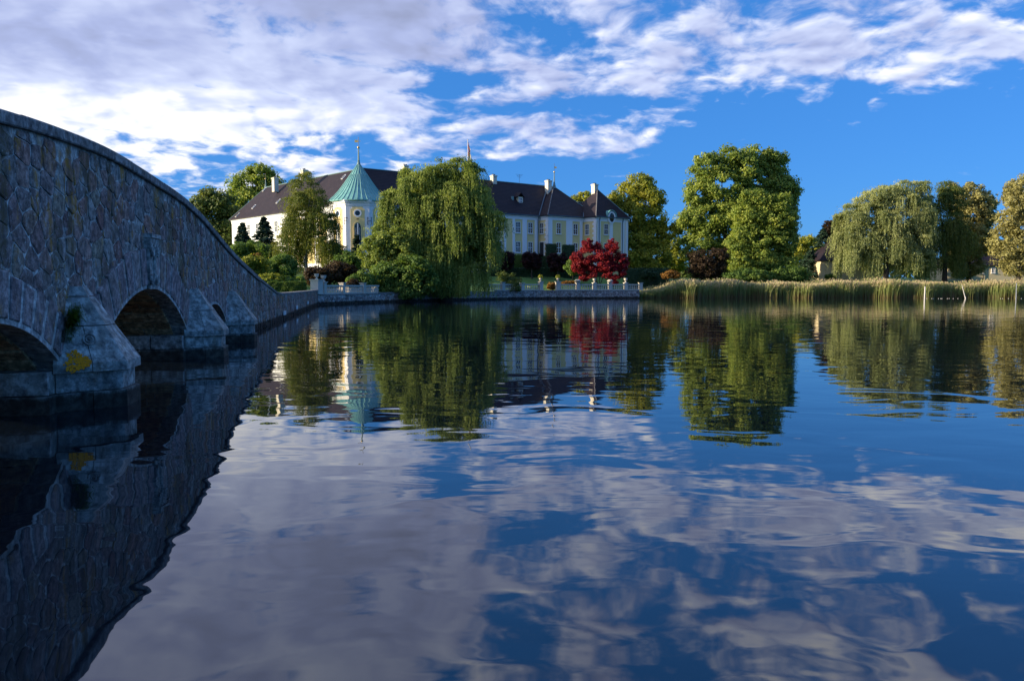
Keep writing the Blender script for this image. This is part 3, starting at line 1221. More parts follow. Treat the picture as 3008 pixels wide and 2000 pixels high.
# ------------------------------------------------------------------ garden terrace: retaining walls, balustrades, urns
def wall_run(name, label, p0, p1, ztopv, seed, n_single, stone_w=0.62, stone_h=0.36):
    p0, p1 = Vector((*p0, 0)), Vector((*p1, 0))
    L = (p1 - p0).length
    d = (p1 - p0) / L
    n = Vector((d.y, -d.x, 0))
    if n.y > 0:
        n = -n
    w = thing(name, label, 'wall', tuple(p0 + d * L / 2))

    def pl(s, z, t):
        q = p0 + d * s + n * t
        return Vector((q.x, q.y, z))
    mb = MB()
    mb.hexa([pl(0, -1, 0), pl(L, -1, 0), pl(L, -1, -0.7), pl(0, -1, -0.7)], [pl(0, ztopv - 0.12, 0), pl(L, ztopv - 0.12, 0), pl(L, ztopv - 0.12, -0.7), pl(0, ztopv - 0.12, -0.7)])
    mb.build('mortar_body', M['mortar'], w)
    cs = rubble_cells(0, L, lambda s: ztopv - 0.13, -0.2, stone_w, stone_h, None, seed)
    stone_wall(w, cs, pl, M['lowwall'], n_single, lambda c: 0, 0.03, 0.05, seed=seed)
    s = 0.0
    rn = random.Random(seed)
    while s < L - 0.1:
        e = min(s + rn.uniform(1.5, 2.0), L)
        mb = MB()
        mb.tint = rn.random()
        mb.hexa([pl(s + .01, ztopv - .12, .09), pl(e - .01, ztopv - .12, .09), pl(e - .01, ztopv - .12, -.7), pl(s + .01, ztopv - .12, -.7)],
                [pl(s + .01, ztopv, .07), pl(e - .01, ztopv, .07), pl(e - .01, ztopv, -.7), pl(s + .01, ztopv, -.7)])
        mb.build('coping_stone', M['coping'], w)
        s = e
    return w, pl, L


ZL, ZR = 1.12, 1.32
wall_l, plL, LL = wall_run('retaining_wall', 'low rubble shore wall under the balustrade between the bridge and the willow', SHORE[0], SHORE[1], ZL, 31, 170)
wall_m, plM, LM = wall_run('retaining_wall', 'shore wall half hidden behind the hanging branches of the big willow', SHORE[1], SHORE[2], ZL + 0.1, 32, 60)
wall_r, plR, LR = wall_run('retaining_wall', 'short shore wall just right of the big willow, ending at the gap in the balustrade', SHORE[2], SHORE[3], ZR, 33, 90)
wall_q, plQ, LQ = wall_run('retaining_wall', 'long straight shore wall under the red maple, ending in the reeds', SHORE[3], SHORE[4], ZR, 34, 190)

bal_me = None


def baluster_mesh():
    mb = MB()
    mb.lathe((0, 0, 0), [(0.095, 0), (0.095, 0.06), (0.065, 0.09), (0.115, 0.24), (0.105, 0.32), (0.07, 0.52), (0.07, 0.56), (0.095, 0.60), (0.095, 0.664)], 8)
    o = mb.build('baluster', M['balustone'], None, smooth=True)
    me = o.data
    bpy.data.objects.remove(o)
    return me


bal_me = baluster_mesh()


def balustrade(p0, p1, zb, label):
    p0, p1 = Vector((p0[0], p0[1], zb)), Vector((p1[0], p1[1], zb))
    L = (p1 - p0).length
    d = (p1 - p0) / L
    rot = math.atan2(d.y, d.x)
    b = thing('balustrade', label, 'balustrade', tuple((p0 + p1) / 2), 'stone balustrades on the shore walls')
    c = (p0 + p1) / 2
    mb = MB()
    mb.box((c.x, c.y, zb + 0.07), (L, 0.26, 0.14), rot)
    mb.build('plinth', M['balustone'], b)
    mb = MB()
    mb.box((c.x, c.y, zb + 0.87), (L, 0.28, 0.13), rot)
    mb.box((c.x, c.y, zb + 0.955), (L, 0.20, 0.04), rot)
    mb.build('top_rail', M['balustone'], b)
    n = max(1, int(L / 0.34))
    for i in range(n):
        q = p0 + d * (L * (i + 0.5) / n) + Vector((0, 0, 0.142)) - b.location
        o = link_mesh('baluster', bal_me, b, q)
    return b


def pillar(p, zb, label, w=0.5, h=1.15, rot=0.0):
    t = thing('balustrade_pillar', label, 'pillar', (p[0], p[1], zb), 'square stone pillars of the balustrades')
    mb = MB()
    mb.box((p[0], p[1], zb + 0.09), (w + 0.08, w + 0.08, 0.18), rot)
    mb.box((p[0], p[1], zb + h * 0.5), (w, w, h), rot)
    mb.build('shaft', M['balustone'], t)
    mb = MB()
    mb.box((p[0], p[1], zb + h + 0.03), (w + 0.10, w + 0.10, 0.08), rot)
    mb.box((p[0], p[1], zb + h + 0.095), (w + 0.18, w + 0.18, 0.07), rot)
    mb.build('cap', M['balustone'], t)
    return zb + h + 0.13


def urn(p, z, label, kind='urn', s=1.0):
    t = thing('stone_urn', label, 'urn', (p[0], p[1], z), 'stone ornaments on the balustrade pillars')
    mb = MB()
    mb.lathe((p[0], p[1], z), [(r * s, h * s) for r, h in [(0.20, 0), (0.20, 0.06), (0.09, 0.12), (0.08, 0.22), (0.16, 0.30)]], 10)
    mb.build('foot', M['balustone'], t, smooth=False)
    mb = MB()
    mb.lathe((p[0], p[1], z), [(r * s, h * s) for r, h in [(0.16, 0.30), (0.27, 0.40), (0.30, 0.52), (0.26, 0.60), (0.33, 0.64), (0.33, 0.69), (0.24, 0.67)]], 12)
    mb.build('bowl', M['balustone'], t, smooth=True)
    return t


def shore_at(px, p0, p1, back=0.3):
    """where the line of sight through column px crosses the wall top line p0-p1"""
    m_ = ray(px, 855)[0]
    dx, dy = p1[0] - p0[0], p1[1] - p0[1]
    t = (m_ * p0[1] - p0[0]) / (dx - m_ * dy)
    x, y = p0[0] + t * dx, p0[1] + t * dy
    L = math.hypot(dx, dy)
    return (x - dy / L * back, y + dx / L * back)


rotL = math.atan2(SHORE[1][1] - SHORE[0][1], SHORE[1][0] - SHORE[0][0])
rotR = math.atan2(SHORE[3][1] - SHORE[2][1], SHORE[3][0] - SHORE[2][0])
rotQ = math.atan2(SHORE[4][1] - SHORE[3][1], SHORE[4][0] - SHORE[3][0])
# left run
runs = [(938, 'pillar', 0.95, 1.45), (958, 'pillar', 0.5, 1.2), (1013, 'pillar', 0.5, 1.12), (1073, 'pillar', 0.5, 1.12), (1118, None, 0, 0)]
pl_lab = ['massive pillar where the quay wall meets the balustrade, carrying a small urn', 'pale pillar right after the massive corner pillar, carrying the second urn',
          'square pillar without an ornament in the middle of the left balustrade', 'square pillar of the left balustrade nearest to the big willow']
pts = [shore_at(px, SHORE[0], SHORE[1]) for px, *_ in runs]
for i, (px, k, w, h) in enumerate(runs):
    if k:
        zt = pillar(pts[i], ZL, pl_lab[i], w, h, rotL)
        if i == 0:
            urn(pts[i], zt, 'small weathered urn on the massive corner pillar by the quay wall', s=0.85)
        if i == 1:
            urn(pts[i], zt, 'sunlit pale urn on the second pillar, beside the clipped hedge', s=1.0)
bl_lab = ['short length of balustrade between the massive corner pillar and the urn pillar', 'length of balustrade right of the sunlit urn', 'length of balustrade between the two plain pillars left of the willow',
          'last length of balustrade disappearing behind the left branches of the willow']
for i in range(4):
    a0, a1 = Vector(pts[i]), Vector(pts[i + 1])
    dd = (a1 - a0).normalized()
    balustrade(a0 + dd * (runs[i][2] / 2), a1 - dd * (runs[i + 1][2] / 2), ZL, bl_lab[i])

# right runs
runs = [(1432, None, 0, 0), (1480, 'pillar', 0.5, 1.12), (1537, 'pillar', 0.5, 1.05), (1591, 'pillar', 0.62, 1.25)]
lab = ['square pillar right of the willow, beside the bush hanging over the balustrade', 'pillar half covered by the bush hanging over the balustrade', 'reddish end pillar left of the gap, with a planted urn']
pts = [shore_at(px, SHORE[2], SHORE[3]) for px, *_ in runs]
for i, (px, k, w, h) in enumerate(runs):
    if k:
        zt = pillar(pts[i], ZR, lab[i - 1], w, h, rotR)
        if i == 3:
            urn(pts[i], zt, 'urn with a tuft of leaves on the left pillar of the garden gap', s=0.8)
URN1 = (pts[3], zt)
lab = ['length of balustrade coming out from behind the right side of the willow', 'length of balustrade behind the bush that hangs over it', 'length of balustrade ending at the left pillar of the garden gap']
for i in range(3):
    a0, a1 = Vector(pts[i]), Vector(pts[i + 1])
    dd = (a1 - a0).normalized()
    balustrade(a0 + dd * (runs[i][2] / 2), a1 - dd * (runs[i + 1][2] / 2), ZR, lab[i])

runs = [(1641, 'pillar', 0.66, 1.25), (1699, 'pillar', 0.5, 1.1), (1748, 'pillar', 0.5, 1.1), (1794, 'pillar', 0.5, 1.1), (1840, 'pillar', 0.5, 1.1), (1884, 'pillar', 0.5, 1.1)]
lab = ['end pillar right of the garden gap, overgrown at its foot', 'pillar of the long balustrade with a flat stone basket on it', 'pillar left of the red maple trunks with a carved white ornament',
       'pillar right below the red maple, mostly in its shade', 'pillar right of the red maple with a white vase', 'last pillar of the long balustrade, at the edge of the reeds']
pts = [shore_at(px, SHORE[3], SHORE[4]) for px, *_ in runs]
for i, (px, k, w, h) in enumerate(runs):
    zt = pillar(pts[i], ZR, lab[i], w, h, rotQ)
    if i == 0:
        URN2 = (pts[i], zt)
        urn(pts[i], zt, 'urn with bright green leaves on the right pillar of the garden gap', s=0.8)
    if i == 2:
        urn(pts[i], zt, 'white carved urn on the pillar left of the red maple trunks', s=0.9)
    if i == 4:
        urn(pts[i], zt, 'white vase on the pillar right of the red maple', s=1.0)
    if i in (1, 3):
        t = thing('stone_basket', ['flat stone flower basket on the balustrade left of the red maple', 'flat stone flower basket on the balustrade under the red maple'][i // 2], 'basket', (pts[i][0], pts[i][1], zt), 'stone ornaments on the balustrade pillars')
        mb = MB()
        mb.lathe((pts[i][0], pts[i][1], zt), [(0.22, 0), (0.36, 0.10), (0.48, 0.24), (0.50, 0.32), (0.36, 0.30)], 12)
        mb.build('bowl', M['balustone'], t, smooth=True)
        mb = MB()
        for q in range(7):
            an = q * 0.9
            mb.lathe((pts[i][0] + 0.25 * math.cos(an), pts[i][1] + 0.25 * math.sin(an), zt + 0.28), [(0.05, 0), (0.12, 0.07), (0.10, 0.15), (0.03, 0.19)], 7)
        mb.build('stone_fruit', M['balustone'], t, smooth=True)['kind'] = 'stuff'
lab = ['length of balustrade right after the garden gap', 'length of balustrade left of the red maple', 'length of balustrade in front of the red maple trunks', 'length of balustrade just right of the red maple trunks',
       'last length of balustrade before the reeds']
for i in range(5):
    a0, a1 = Vector(pts[i]), Vector(pts[i + 1])
    dd = (a1 - a0).normalized()
    balustrade(a0 + dd * (runs[i][2] / 2), a1 - dd * (runs[i + 1][2] / 2), ZR, lab[i])

# ------------------------------------------------------------------ castle
K = Vector((-27.0, 131.0, 0.0))
E1 = Vector((0.80, 0.60, 0))          # along the right wing
I1 = Vector((-0.60, 0.80, 0))         # inwards from the right wing's front
E2 = Vector((-0.689, 0.724, 0)).normalized()       # along the left wing
I2 = Vector((0.724, 0.689, 0)).normalized()        # inwards from the left wing's front
ZE, ZRIDGE, ZB = 15.85, 22.7, 2.6
castle = thing('castle', 'long pale yellow and white castle with dark roofs behind the trees', 'castle', (K.x, K.y, ZB))


def RW(a, b, z):
    return K + E1 * a + I1 * b + Vector((0, 0, z))


def LW(c, d, z):
    return K + E2 * c + I2 * d + Vector((0, 0, z))


R1 = math.atan2(E1.y, E1.x)                        # rotation of things on the right wing's front (their front looks to -y)
R2 = math.atan2(-E2.y, -E2.x)                      # the left wing's front
RS = math.atan2(-I1.y, -I1.x)                      # the small side faces of the projecting blocks (normal -E1)


def a_at(px, b):
    """position along the right wing of what is seen at column px on the plane b"""
    m_ = ray(px, 700)[0]
    ox, oy = K.x + I1.x * b, K.y + I1.y * b
    return (m_ * oy - ox) / (E1.x - m_ * E1.y)


def b_at(px, a):
    m_ = ray(px, 700)[0]
    ox, oy = K.x + E1.x * a, K.y + E1.y * a
    return (m_ * oy - ox) / (I1.x - m_ * I1.y)


def c_at(px):
    m_ = ray(px, 700)[0]
    return (m_ * K.y - K.x) / (E2.x - m_ * E2.y)


def prism(name, mat, pts_fn, pts, z0, z1, parent=castle):
    mb = MB()
    lo = [pts_fn(a, b, z0) for a, b in pts]
    hi = [pts_fn(a, b, z1) for a, b in pts]
    mb.hexa(lo, hi)
    return mb.build(name, mat, parent)


A1, AP, AE = 40.6, 50.0, 58.9           # start of block 1, of the corner pavilion, end
B1, BP = -2.6, -6.2
WD = 12.0
o = prism('wall', M['yellow'], RW, [(1, 0), (A1 + 0.1, 0), (A1 + 0.1, WD), (1, WD)], ZB, ZE - 0.2)
o = prism('wall', M['yellow'], RW, [(A1, B1), (AP + 0.1, B1), (AP + 0.1, WD - 1), (A1, WD - 1)], ZB, ZE - 0.2)
o = prism('wall', M['yellow'], RW, [(AP, BP), (AE, BP), (AE, 2.7), (AP, 2.7)], ZB, ZE - 0.2)
LL_ = 46.0
o = prism('wall', M['white'], LW, [(1, 0), (LL_, 0), (LL_, WD), (1, WD)], ZB, ZE - 0.2)

# windows: one mesh, shared by every copy
WW, WH = 0.98, 1.95


def window_meshes(w, h, rows, sill=True):
    fr = MB()
    fr.box((-w / 2 - 0.05, -0.04, h / 2), (0.11, 0.14, h + 0.2))
    fr.box((w / 2 + 0.05, -0.04, h / 2), (0.11, 0.14, h + 0.2))
    fr.box((0, -0.043, h + 0.05), (w, 0.136, 0.10))
    fr.box((0, -0.043, -0.05), (w, 0.136, 0.10))
    fr.box((0, -0.035, h / 2), (0.10, 0.09, h))
    for i in range(1, rows):
        big = 0.12 if i == rows // 2 else 0.03
        fr.box((-w / 4 - 0.025, -0.033, h * i / rows), (w / 2 - 0.052, 0.08, big))
        fr.box((w / 4 + 0.025, -0.033, h * i / rows), (w / 2 - 0.052, 0.08, big))
    o = fr.build('window_frame', M['frame'])
    m1 = o.data
    bpy.data.objects.remove(o)
    pn = MB()
    pn.box((0, -0.012, h / 2), (w, 0.02, h))
    o = pn.build('window_pane', M['glass'])
    m2 = o.data
    bpy.data.objects.remove(o)
    m3 = None
    if sill:
        s_ = MB()
        s_.box((0, -0.10, -0.15), (w + 0.4, 0.22, 0.09))
        o = s_.build('window_sill', M['white'])
        m3 = o.data
        bpy.data.objects.remove(o)
    return m1, m2, m3


WIN = window_meshes(WW, WH, 4)


def window(p, rot, parent=castle, meshes=None, name='window'):
    mw, mp, ms = meshes or WIN
    o = link_mesh(name, mw, parent, Vector(p) - world_loc(parent), rot)
    link_mesh('pane', mp, o)
    if ms:
        link_mesh('sill', ms, o)
    return o


ZU, ZL_ = 12.35, 8.55                     # sills of the upper and lower windows


def pilaster(fn, a0, a1, b, out, name='pilaster', z0=ZB, z1=ZE - 0.75, mat='white'):
    mb = MB()
    mb.hexa([fn(a0, b, z0), fn(a1, b, z0), fn(a1, b - out, z0), fn(a0, b - out, z0)], [fn(a0, b, z1), fn(a1, b, z1), fn(a1, b - out, z1), fn(a0, b - out, z1)])
    return mb.build(name, M[mat], castle)


def frieze_cornice(line, fn):
    """white band and moulded cornice along the top of a wall; line: plan points, walls on the inside"""
    for i in range(len(line) - 1):
        p, q = Vector((*fn(*line[i], 0).xy, 0)), Vector((*fn(*line[i + 1], 0).xy, 0))
        d = (q - p).normalized()
        n = Vector((d.y, -d.x, 0))
        mb = MB()
        ext = 0.0
        for (z0, z1, o_, e) in ((ZE - 0.95, ZE - 0.42, 0.07, 0.07), (ZE - 0.42, ZE - 0.26, 0.20, 0.2), (ZE - 0.26, ZE - 0.05, 0.36, 0.36)):
            a, b_ = p - d * e * 0.0, q + d * e * 0.0
            mb.hexa([a + Vector((0, 0, z0)) - n * 0.1, b_ + Vector((0, 0, z0)) - n * 0.1, b_ + Vector((0, 0, z0)) + n * o_, a + Vector((0, 0, z0)) + n * o_],
                    [a + Vector((0, 0, z1)) - n * 0.1, b_ + Vector((0, 0, z1)) - n * 0.1, b_ + Vector((0, 0, z1)) + n * o_, a + Vector((0, 0, z1)) + n * o_])
        mb.build('cornice', M['white'], castle)


frieze_cornice([(1, 0), (A1, 0)], RW)
frieze_cornice([(A1, 0), (A1, B1)], RW)
frieze_cornice([(A1, B1), (AP, B1)], RW)
frieze_cornice([(AP, B1), (AP, BP)], RW)
frieze_cornice([(AP, BP), (AE, BP)], RW)
frieze_cornice([(AE, BP), (AE, 2.7)], RW)
frieze_cornice([(LL_, 0), (1, 0)], LW)

# right wing, as seen: pilasters and windows at their columns
for x0, x1 in ((1380, 1390), (1418, 1428), (1450, 1457), (1480, 1486), (1505, 1512), (1534, 1547), (1570, 1580.5)):
    pilaster(RW, a_at(x0, 0), min(a_at(x1, 0), A1 - 0.02), 0, 0.11)
for x in (1370, 1404, 1438, 1467, 1521, 1557):
    for z in (ZU, ZL_):
        window(RW(a_at(x, 0), 0, z), R1)
# hidden part between the chapel tower and the willow
for i in range(6):
    a = 7 + i * 3.0
    pilaster(RW, a - 0.45, a + 0.45, 0, 0.11)
    for z in (ZU, ZL_):
        window(RW(a + 1.5, 0, z), R1)
# block 1
for x0, x1 in ((1611, 1621.5), (1662.5, 1680.5), (1702.5, 1710)):
    pilaster(RW, max(A1, a_at(x0, B1)), min(AP - 0.01, a_at(x1, B1)), B1, 0.11)
for x in (1640.5, 1689.5):
    for z in (ZU, ZL_):
        window(RW(a_at(x, B1), B1, z), R1)
# side face of block 1
window(RW(A1, b_at(1591.5, A1), ZU), RS)
bq = b_at(1592.5, A1)
mb = MB()
dz0, dz1 = 7.5, 10.6
for b0, b1_, z0, z1, t, mt in ((bq - 0.62, bq + 0.62, dz0, dz1, 0.05, 'door'),):
    mb.hexa([RW(A1 - 0.0, b0, z0), RW(A1, b1_, z0), RW(A1 - t, b1_, z0), RW(A1 - t, b0, z0)], [RW(A1, b0, z1), RW(A1, b1_, z1), RW(A1 - t, b1_, z1), RW(A1 - t, b0, z1)])
dr = mb.build('door', M['door'], castle)
mb = MB()
for b0, b1_, z0, z1 in ((bq - 0.78, bq - 0.62, dz0, dz1 + .15), (bq + 0.62, bq + 0.78, dz0, dz1 + .15), (bq - 0.62, bq + 0.62, dz1, dz1 + .15)):
    mb.hexa([RW(A1 - 0.0, b0, z0), RW(A1, b1_, z0), RW(A1 - .12, b1_, z0), RW(A1 - .12, b0, z0)], [RW(A1, b0, z1), RW(A1, b1_, z1), RW(A1 - .12, b1_, z1), RW(A1 - .12, b0, z1)])
mb.build('door_frame', M['frame'], dr)


def quoins(fn, a, b, side_out=0.0):
    """blocks of the corner, alternately long and short"""
    z = ZB
    i = 0
    while z < ZE - 1.0:
        w = 0.95 if i % 2 else 0.62
        mb = MB()
        mb.hexa([fn(a - 0.09, b - 0.135, z + 0.012), fn(a + 0.02, b - 0.135, z + 0.012), fn(a + 0.02, b + w, z + 0.012), fn(a - 0.09, b + w, z + 0.012)],
                [fn(a - 0.09, b - 0.135, z + 0.44), fn(a + 0.02, b - 0.135, z + 0.44), fn(a + 0.02, b + w, z + 0.44), fn(a - 0.09, b + w, z + 0.44)])
        mb.build('quoin', M['white'], castle)
        z += 0.46
        i += 1


quoins(RW, A1, B1)
quoins(RW, AP, BP)
# pavilion
for x0, x1 in ((1754, 1763), (1789.5, 1799), (1824, 1834)):
    pilaster(RW, max(AP + 0.02, a_at(x0, BP)), min(AE, a_at(x1, BP)), BP, 0.11)
pilaster(RW, AE - 0.75, AE + 0.0, BP, 0.112)
for z in (ZU, ZL_):
    window(RW(a_at(1779.5, BP), BP, z), R1)
window(RW(AP, b_at(1725, AP), ZU), RS)
for k in range(2):
    window(RW(AE, -4.2 + 4.2 * k, ZU), R1 + math.pi / 2)

# left wing
for x0, x1 in ((690, 697), (716, 722), (742, 748), (768, 774), (795, 802), (824, 831), (856, 864), (890, 898), (926, 935), (962, 972)):
    c0, c1 = sorted((c_at(x0), c_at(x1)))
    c1 = min(c1, LL_)
    if c0 < LL_:
        mb = MB()
        mb.hexa([LW(c0, 0, ZB), LW(c1, 0, ZB), LW(c1, -.11, ZB), LW(c0, -.11, ZB)], [LW(c0, 0, ZE - .75), LW(c1, 0, ZE - .75), LW(c1, -.11, ZE - .75), LW(c0, -.11, ZE - .75)])
        mb.build('pilaster', M['white'], castle)
for x in (704, 732, 757, 783, 812, 843, 877, 911, 948):
    c = c_at(x)
    if 0.5 < c < LL_ - 0.6:
        for z in (ZU, ZL_):
            window(LW(c, 0, z), R2)
for x0, x1 in ((836, 854), (866, 888), (900, 924), (937, 960)):
    c1, c0 = c_at(x0), c_at(x1)
    mb = MB()
    mb.hexa([LW(c0, 0, 6.0), LW(c1, 0, 6.0), LW(c1, -.02, 6.0), LW(c0, -.02, 6.0)], [LW(c0, 0, ZE - 1.4), LW(c1, 0, ZE - 1.4), LW(c1, -.02, ZE - 1.4), LW(c0, -.02, ZE - 1.4)])
    mb.build('yellow_panel', M['yellow'], castle)

# roofs -------------------------------------------------------------
OV = 0.45
jp = K + Vector((0.67, 8.0, 0))                      # where the two ridges meet
rdg_l = LW(43.0 - 0.5, 6.0, ZRIDGE)
rdg_r = RW(48.5, 5.6, ZRIDGE)
J = Vector((jp.x, jp.y, ZRIDGE))


def roof(name, polys, thick=0.16, mat='roof'):
    mb = MB()
    for p in polys:
        p = [Vector(q) for q in p]
        n = (p[1] - p[0]).cross(p[2] - p[0]).normalized()
        if n.z < 0:
            n = -n
        lo = [q - Vector((0, 0, thick)) for q in p]
        mb.hexa(lo, p)
    return mb.build(name, M[mat], castle)


zo = ZE - 0.06
L_f0, L_f1 = LW(0.5, -OV, zo), LW(LL_ + OV, -OV, zo)
L_b0, L_b1 = LW(9, WD + OV, zo), LW(LL_ + OV, WD + OV, zo)
roof('roof', [[L_f0, L_f1, rdg_l, J]])
roof('roof', [[L_f1, L_b1, rdg_l]])
roof('roof', [[L_b1, L_b0, J, rdg_l]])
R_f0, R_f1 = RW(0.5, -OV, zo), RW(A1 + 2, -OV, zo)
roof('roof', [[R_f0, R_f1, RW(47.0, 5.6, ZRIDGE - .02), J]])
roof('roof', [[RW(9, WD + OV, zo), RW(54, WD + OV, zo), rdg_r, J]])
# block 1: steep hip over the projecting block, running on as a low link
AX = (47.5, 4.0)
ap1 = RW(AX[0], AX[1], ZRIDGE - 0.15)
roof('roof', [[RW(A1 - OV, B1 - OV, zo), RW(54.2, B1 - OV, zo), ap1]])
roof('roof', [[RW(A1 - OV, B1 - OV, zo), ap1, RW(A1 - OV, 10.6, zo)]])
roof('roof', [[RW(54.2, B1 - OV, zo), RW(54.2, 10.6, zo), ap1]])
lk = 19.35
roof('roof', [[RW(46, B1 - OV, zo + 0.03), RW(AP + 3, B1 - OV, zo + 0.03), RW(AP + 4.2, 1.1, lk), RW(48, 1.1, lk)]])
roof('roof', [[RW(48, 1.1, lk), RW(AP + 4.2, 1.1, lk), RW(AP + 4.2, 5.0, zo), RW(48, 5.0, zo)]])
# pavilion
ap2 = RW(54.45, -1.75, 21.85)
c1_, c2_, c3_, c4_ = RW(AP - OV, BP - OV, zo), RW(AE + OV, BP - OV, zo), RW(AE + OV, 2.7 + OV, zo), RW(AP - OV, 2.7 + OV, zo)
for p, q in ((c1_, c2_), (c2_, c3_), (c3_, c4_), (c4_, c1_)):
    roof('roof', [[p, q, ap2]])


def ridge_tube(p, q, r=0.10, mat='lead', name='ridge_cap'):
    mb = MB()
    mb.tube([p, q], r, 6)
    mb.build(name, M[mat], castle)


ridge_tube(J, rdg_l)
ridge_tube(J, rdg_r)
ridge_tube(rdg_l, L_f1, 0.07)
ridge_tube(ap1, RW(A1 - OV, B1 - OV, zo), 0.09, 'coping')
ridge_tube(ap1, RW(54.2, B1 - OV, zo), 0.09)
ridge_tube(ap2, c1_, 0.09, 'coping')
ridge_tube(ap2, c2_, 0.09)
ridge_tube(RW(48, 1.1, lk), RW(AP + 4.2, 1.1, lk), 0.08)
ridge_tube(RW(A1 - 0.5, -OV, zo + 0.05), RW(47.0, 5.4, ZRIDGE - 0.1), 0.12, 'pipe', 'valley_gutter')
ridge_tube(RW(AP - 0.5, B1 - OV, zo + 0.05), RW(AP + 3.0, 0.9, lk), 0.10, 'pipe', 'valley_gutter')


def gutter(p, q, name='gutter'):
    mb = MB()
    mb.tube([p, q], 0.085, 6)
    mb.build(name, M['pipe'], castle)


gutter(R_f0 + Vector((0, 0, -.05)), RW(A1 - OV, -OV - .1, zo - .05))
gutter(RW(A1 - OV, B1 - OV - .1, zo - .05), RW(AP - OV, B1 - OV - .1, zo - .05))
gutter(c1_ - I1 * .1 - Vector((0, 0, .05)), c2_ - I1 * .1 - Vector((0, 0, .05)))


def downpipe(p, z0=ZB + 0.2):
    mb = MB()
    mb.tube([(p.x, p.y, z0), (p.x, p.y, ZE - 1.0), tuple(Vector((p.x, p.y, ZE - 0.15)) - I1 * 0.25)], 0.085, 7)
    mb.build('downpipe', M['pipe'], castle)


for x, b_ in ((1578.5, 0), (1758, BP), (1826, BP)):
    downpipe(RW(a_at(x, b_), b_ - 0.22, 0))


def chimney(px, ytop, D, w=1.0, d=1.0, down=3.0, rot=R1):
    t = at(px, ytop, D)
    mb = MB()
    mb.box((t.x, t.y, t.z - down / 2 - 0.2), (w, d, down), rot)
    ch = mb.build('chimney', M['chimney'], castle)
    mb = MB()
    mb.box((t.x, t.y, t.z - 0.14), (w + 0.22, d + 0.22, 0.16), rot)
    mb.box((t.x, t.y, t.z - 0.02), (w + 0.06, d + 0.06, 0.10), rot)
    mb.build('chimney_cap', M['chimney'], ch)
    for k in (-1, 1):
        mb = MB()
        c = Vector((t.x, t.y, t.z)) + Vector((math.cos(rot), math.sin(rot), 0)) * (k * w * 0.22)
        mb.lathe(tuple(c), [(0.13, 0.02), (0.15, 0.28)], 8)
        mb.build('chimney_pot', M['iron'], ch)


chimney(808, 523, 158, 0.95, 0.95, 2.6, R2)
chimney(893, 500, 147, 1.1, 1.0, 1.8, R2)
chimney(1190, 487, 145.5, 0.95, 0.95, 2.6)
chimney(1450, 516, 155.5, 0.92, 0.95, 2.8)
chimney(1611, 531, 161.8, 1.0, 1.0, 3.0)
chimney(1747, 542, 162.6, 1.0, 1.0, 2.4)

# small tiled dormer on the right wing, and roof lights
dm = at(1526, 592, 153.6)
aD, bD = a_at(1526, 2.2), 1.9
zD = ZE + bD * (ZRIDGE - ZE) / 6.0
mb = MB()
mb.hexa([RW(aD - .65, bD, zD), RW(aD + .65, bD, zD), RW(aD + .65, bD + 2.6, zD), RW(aD - .65, bD + 2.6, zD)],
        [RW(aD - .65, bD, zD + 1.5), RW(aD + .65, bD, zD + 1.5), RW(aD + .65, bD + 2.6, zD + 1.5), RW(aD - .65, bD + 2.6, zD + 1.5)])
dmo = mb.build('dormer', M['cream'], castle)
mb = MB()
mb.hexa([RW(aD - .95, bD - .25, zD + 1.40), RW(aD, bD - .25, zD + 2.35), RW(aD, bD - .25, zD + 2.20), RW(aD - .85, bD - .25, zD + 1.30)],
        [RW(aD - .95, bD + 3, zD + 1.40), RW(aD, bD + 3, zD + 2.35), RW(aD, bD + 3, zD + 2.20), RW(aD - .85, bD + 3, zD + 1.30)])
mb.hexa([RW(aD + .95, bD - .25, zD + 1.40), RW(aD, bD - .25, zD + 2.35), RW(aD, bD - .25, zD + 2.20), RW(aD + .85, bD - .25, zD + 1.30)],
        [RW(aD + .95, bD + 3, zD + 1.40), RW(aD, bD + 3, zD + 2.35), RW(aD, bD + 3, zD + 2.20), RW(aD + .85, bD + 3, zD + 1.30)])
mb.build('dormer_roof', M['roof'], dmo)
wd = window_meshes(0.62, 0.85, 2, False)
window(RW(aD, bD - 0.01, zD + 0.35), R1, castle, wd, 'dormer_window')
mb = MB()
mb.tube([RW(aD - 1.6, bD + 0.5, zD + 0.2), RW(aD - 1.6, bD + 0.5, zD + 1.5)], 0.28, 8)
mb.build('vent_pipe', M['lead'], castle)

sk = MB()
sk.box((0, 0, 0.06), (0.62, 1.15, 0.12))
o = sk.build('roof_light', M['frame'])
skm = o.data
bpy.data.objects.remove(o)
sg = MB()
sg.box((0, 0, 0.125), (0.46, 0.98, 0.012))
o = sg.build('pane', M['glass'])
sgm = o.data
bpy.data.objects.remove(o)


def roof_light(p, uphill, along, s=1.0):
    u, v_ = Vector(uphill).normalized(), Vector(along).normalized()
    n = v_.cross(u)
    from mathutils import Matrix
    mt = Matrix((v_, u, n)).transposed().to_quaternion()
    o = link_mesh('roof_light', skm, castle, p - world_loc(castle))
    o.rotation_mode = 'QUATERNION'
    o.rotation_quaternion = mt
    o.scale = (s, s, s)
    link_mesh('pane', sgm, o)


